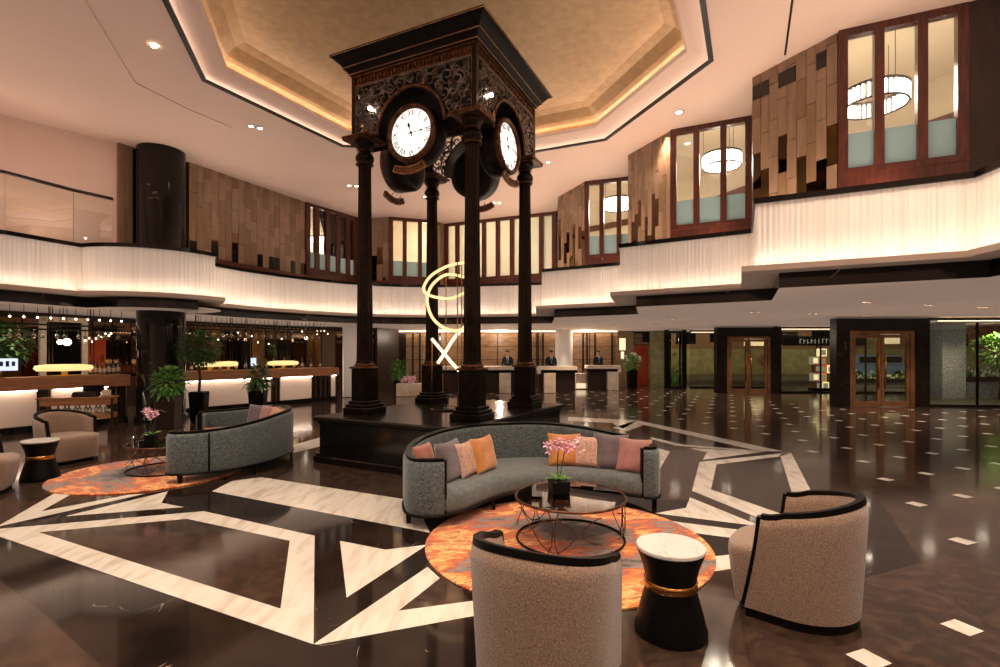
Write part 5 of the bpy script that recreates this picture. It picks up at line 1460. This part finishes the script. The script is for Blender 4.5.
# stacked picture cubes seen through the glass left of the right portal
q_ = 0
cube_spec = [(492, 262, .9, 'sign_cream', 'upper cream cube of the cube display behind the glass'), (418, 338, .8, 'sign_grey', 'grey cube in the second row of the cube display'), (487, 345, .8, 'sign_red', 'red patterned cube in the second row of the cube display'),
             (442, 415, .8, 'sign_plum', 'dark plum cube in the third row of the cube display'), (492, 418, .9, 'sign_red', 'red patterned cube in the third row of the cube display'), (562, 420, .7, 'sign_cream', 'pale cube standing out at the right of the cube display'),
             (422, 495, .9, 'sign_grey', 'grey cube in the fourth row of the cube display'), (490, 497, .7, 'sign_orange', 'orange cube in the fourth row of the cube display'), (452, 575, .7, 'sign_plum', 'plum cube at the foot of the cube display'), (512, 578, .9, 'sign_cream', 'cream cube at the foot of the cube display')]
for nm, c, e in (('sign_cream', (236, 216, 160), .55), ('sign_grey', (168, 156, 132), .2), ('sign_red', (188, 86, 44), .3), ('sign_plum', (92, 44, 36), .15), ('sign_orange', (214, 140, 50), .3)):
    M[nm] = emis(nm, srgb(*c), e)
for u, v, s, m, lb in cube_spec:
    p = at(770 + u * .105, 325 + v * .105, 21.75)
    t = thing('display_cube', lb, 'display cube', (p.x, 21.75, p.z), 0, 'stacked display cubes')
    q = MB(); q.box((0, 0, 0), (.31, .24, .33), bev=.012); q.build('lit_box', m, t); q = MB(); q.box((0, -.122, 0), (.20, .008, .22)); q.build('picture', 'sign_grey' if m != 'sign_grey' else 'sign_cream', t)
t = thing('display_pedestal', 'dark pedestal carrying the stacked display cubes', 'pedestal', (X(819, 21.75), 21.75, 0))
p = at(820, 389.5, 21.75); q = MB(); q.box((0, 0, .06), (.7, .4, .116), bev=.01); q.build('base', 'blackgloss', t); q = MB(); q.box((.0, .16, 1.1), (.05, .05, 2.1)); q.build('spine', 'blackmatte', t)

# ================================================================== STREET OUTSIDE
q = MB(); q.flat([(12.9, 15.35), (15.6, 15.15), (20, 14.0), (40, 13), (40, 60), (-10, 60), (-10, 28), (8.8, 28), (8.75, 23.5), (12.8, 23.5), (11.05, 20.5), (16.5, 20.5)], -.004); o = structure(q, 'floor.001', 'asphalt')
t = thing('street_building', 'dark building with lit windows across the street behind the doors', 'building', (16, 40, 0))
q = MB(); q.box((0, 0, 6), (44, 2, 12)); q.build('facade', 'tile_brown', t)
for i in range(16):
    q = MB(); q.box((-20 + 2.6 * i, -1.02, 2.6 + (i % 3) * .15), (1.5, .04, .9)); q.build('window', 'sign_lit' if i % 4 == 1 else 'blackgloss', t)
q = MB(); q.box((0, -1.4, .95), (44, .8, 1.9)); q.build('ground_band', 'olive_stone', t)
mb = MB(); mb.box((X(944, 18.2), 18.2, 1.5), (.82, .82, 3.0)); structure(mb, 'pillar_granite', 'granite')
def planter(label, x0, x1, Y, z, seed, n, tall):
    t = thing('stone_planter', label, 'planter', ((x0 + x1) / 2, Y, -.02)); L = x1 - x0
    q = MB(); q.box((0, 0, z / 2), (L, .7, z), bev=.01); q.build('stone_wall', 'gravel', t); q = MB(); q.box((0, -.02, z + .06), (L + .04, .76, .16)); q.build('coping', 'blackmatte', t)
    q = MB(); r = random.Random(seed)
    for i in range(n):
        p = Vector((r.uniform(-L / 2, L / 2), r.uniform(-.3, .3), z + .12 + abs(r.gauss(0, tall)))); q.leaf(p, (r.gauss(0, 1), r.gauss(0, 1), r.uniform(.2, 1.4)), .16, .08)
    q.build('hedge', 'leaf', t)
    q = MB()
    for i in range(n // 5):
        p = Vector((r.uniform(-L / 2, L / 2), r.uniform(-.36, .1), z + .16 + abs(r.gauss(0, tall))))
        for k in range(4): q.leaf(p, (cos(k * 1.6), -.5, sin(k * 1.6)), .07, .06, .1)
    q.build('blossom', 'petal_white', t); return t
planter('low stone planter with hedge seen through the glass at far right', X(958, 18.6), X(1050, 18.6), 18.6, .62, 4, 500, .14)
planter('low stone planter with white edged shrubs seen through the right portal doors', X(846, 24), X(932, 24), 24.0, .28, 5, 380, .14)
M['leaf_pink'] = pm('pink_leaf', srgb(196, 120, 110), .5, col2=srgb(160, 84, 78), scale=6)
def tree(label, loc_, h, r_, m, seed, n=700):
    r = random.Random(seed); t = thing('street_tree', label, 'tree', loc_)
    q = MB(); q.tube([(0, 0, 0), (.05, 0, h * .5), (0, .03, h)], [.06, .05, .03], 8)
    for k in range(6): a = k * 1.05; q.tube([(0, 0, h * .7), (r_ * .6 * cos(a), r_ * .6 * sin(a), h + .2 * sin(k))], [.03, .012], 6)
    q.build('trunk', 'bark', t); q = MB()
    for i in range(n):
        d = Vector((r.gauss(0, 1), r.gauss(0, 1), r.gauss(0, 1))).normalized() * r.random() ** .35; q.leaf((d.x * r_, d.y * r_, h + d.z * r_ * .7), (d.x, d.y, d.z + .3), .17, .09)
    q.build('crown', m, t); return t
tree('small green tree behind the glass at the far right edge', (X(1000, 17.6), 17.6, -.02), 1.75, .75, 'leaf', 3, 900)
tree('dark red leaved tree behind the green one at the far right edge', (X(992, 20.5), 20.5, -.02), 2.5, .9, 'leaf_red', 4, 800)
tree('small reddish pink tree seen through the left portal doors', (X(768, 23), 23, -.02), 1.3, .36, 'leaf_pink', 6, 260)
t = thing('parked_van', 'pale blue van parked on the street behind the right portal doors', 'van', (X(868, 30), 30, -.02))
q = MB(); q.box((0, 0, .62), (3.6, 1.6, .7), bev=.12); q.box((.2, 0, 1.22), (2.9, 1.5, .56), 0, .88, .1); q.build('bodywork', 'van_paint', t) if 'van_paint' in M else None
M['van_paint'] = pm('van_paint', srgb(150, 176, 196), .3, col2=srgb(140, 166, 188), scale=2, coat=.5)
q.build('bodywork', 'van_paint', t)
q = MB(); q.box((.2, -.74, 1.24), (2.4, .06, .34)); q.build('side_window', 'blackgloss', t)
for x in (-1.15, 1.15):
    for y in (-.72, .72): q = MB(); q.lathe([(.3, -.09), (.3, .09)], n=20); q.xf(Matrix.Translation((x, y, .3)) @ Matrix.Rotation(pi / 2, 4, 'X')); q.build('wheel', 'blackmatte', t)
# lettering glimpsed on the far shop front
t = thing('shop_sign', 'dark shop sign with pale illegible lettering behind the glass left of the right portal', 'sign', at(808, 341, 30))
q = MB(); q.box((0, 0, 0), (3.0, .1, .55)); q.build('board', 'blackmatte', t)
q = MB(); r = random.Random(8)
for i in range(9):
    x = -.5 + .22 * i; q.box((x, -.06, r.uniform(-.03, .03)), (.03, .02, .26), 0); q.box((x + .06, -.06, r.choice((-.1, .1, 0))), (.10, .02, .03))
q.build('lettering', 'sign_white', t)
# ================================================================== LIGHT AND CAMERA
def area(name, loc_, watt, sx, sy, rot=(0, 0, 0), col=WARM[:3]):
    l = bpy.data.lights.new(name, 'AREA'); l.shape = 'RECTANGLE'; l.size = sx; l.size_y = sy; l.energy = watt; l.color = col
    o = bpy.data.objects.new(name, l); C.objects.link(o); o.location = loc_; o.rotation_euler = rot; return o
# upper ceiling downlights (seen ones and those above and behind the viewer)
for x, y, w in ((-5.9, 6.5, 260), (-3.4, 13.6, 120), (3.6, 11.2, 160), (1.2, 13.3, 120), (-5.6, 12.0, 120), (4.3, 5.6, 220), (2.6, 3.0, 260), (-1.2, 2.6, 260), (-4.6, 3.6, 260), (0.6, 0.2, 220), (-3.2, -.5, 160), (3.4, 0.0, 160)):
    spot('ceiling_beam', (x, y, CEIL - .06), w, 95, .7, .16)
# pin spots on the seating groups
for (x, y), (tx, ty), w in (((1.9, 5.9), (.6, 4.3), 130), ((-2.6, 5.6), (-4.6, 6.8), 160), ((.8, 1.6), (.6, 4.9), 110)):
    d = Vector((tx - x, ty - y, -CEIL)); spot('accent_beam', (x, y, CEIL - .06), w, 34, .8, .06, WARM[:3], d.to_track_quat('-Z', 'Y').to_euler())
# low ceiling downlights
for x, y in ((5.2, 18.2), (7.2, 15.2), (9.6, 12.2), (11.5, 9.6), (12.0, 13.0), (7.5, 20.5), (3.0, 19.2), (-1.0, 20.5), (14.5, 11.5), (9.8, 18.9), (11.3, 13.7)):
    spot('low_beam', (x, y, 2.62), 95, 120, .8, .08)
for x, y in ((-9.4, 14.6), (-7.0, 18.0), (-10.3, 10.6), (-11.9, 8.4)): spot('bar_beam', (x, y, 2.62), 90, 130, .9, .05)
for x, y, w in ((-3, 23.6, 14), (0, 23.8, 16), (4, 23.6, 14)): point('reception_glow', (x, y, 2.35), w, .1)
# area lamps without fixtures, added above the gallery front to brighten the ceiling
FU = offset_poly(FAS, .10)
for i in range(len(FU)):
    a, b = Vector(FU[i]), Vector(FU[(i + 1) % len(FU)]); L = (b - a).length
    if L < .9: continue
    m = (a + b) / 2; d = b - a
    area('ceiling_fill', (m.x, m.y, LZ1 + .12), 4.0 * L, L * .95, .06, (pi, 0, -atan2(d.y, d.x)))
# gallery rooms
for p, w in (((6.75, 9.2, 6.0), 24), ((5.35, 12.3, 6.0), 24), ((3.75, 16.2, 6.0), 26), ((-6.7, 19.2, 5.5), 30), ((.5, 20.4, 6.3), 110), ((-3, 20.6, 6.2), 60), ((7.9, 7.4, 6.3), 30)): point('gallery_glow', p, w, .25)
for x, y, w in ((15.3, 16.6, 90), (17.2, 17.6, 170), (18.0, 22.7, 170), (14.5, 22.5, 90), (10.5, 24.4, 70)): spot('porch_fill', (x, y, 2.6), w, 130, .8, .06, (1.0, .86, .55))  # added lamps without fixtures, brightening the paving, planters and granite pillar
for x, y, w in ((10, 33, 450), (18, 33, 450), (27, 33, 350)): spot('street_fill', (x, y, 7.0), w, 140, .8, .15, (1.0, .85, .55), (radians(30), 0, 0))  # added fill from above, no lamp posts, lifting the olive street wall
w = bpy.data.worlds.new('night'); bpy.context.scene.world = w; w.use_nodes = True
w.node_tree.nodes['Background'].inputs[0].default_value = (1, .86, .74, 1); w.node_tree.nodes['Background'].inputs[1].default_value = .022
sc = bpy.context.scene
sc.cycles.use_fast_gi = True; sc.cycles.fast_gi_method = 'ADD'
w.light_settings.ao_factor = 0.10; w.light_settings.distance = 0.8
cam = bpy.data.cameras.new('camera'); co = bpy.data.objects.new('camera', cam); C.objects.link(co)
co.location = (0, 0, CAMZ); co.rotation_euler = (pi / 2, 0, 0)
cam.sensor_fit = 'HORIZONTAL'; cam.sensor_width = 36; cam.lens = F * 36 / 1000; cam.shift_y = (HY - 333.5) / 1000; cam.clip_start = .05
sc = bpy.context.scene; sc.camera = co
sc.view_settings.view_transform = 'Standard'; sc.view_settings.look = 'None'; sc.view_settings.gamma = 1.0
sc.view_settings.use_curve_mapping = False; sc.view_settings.exposure = 1.27
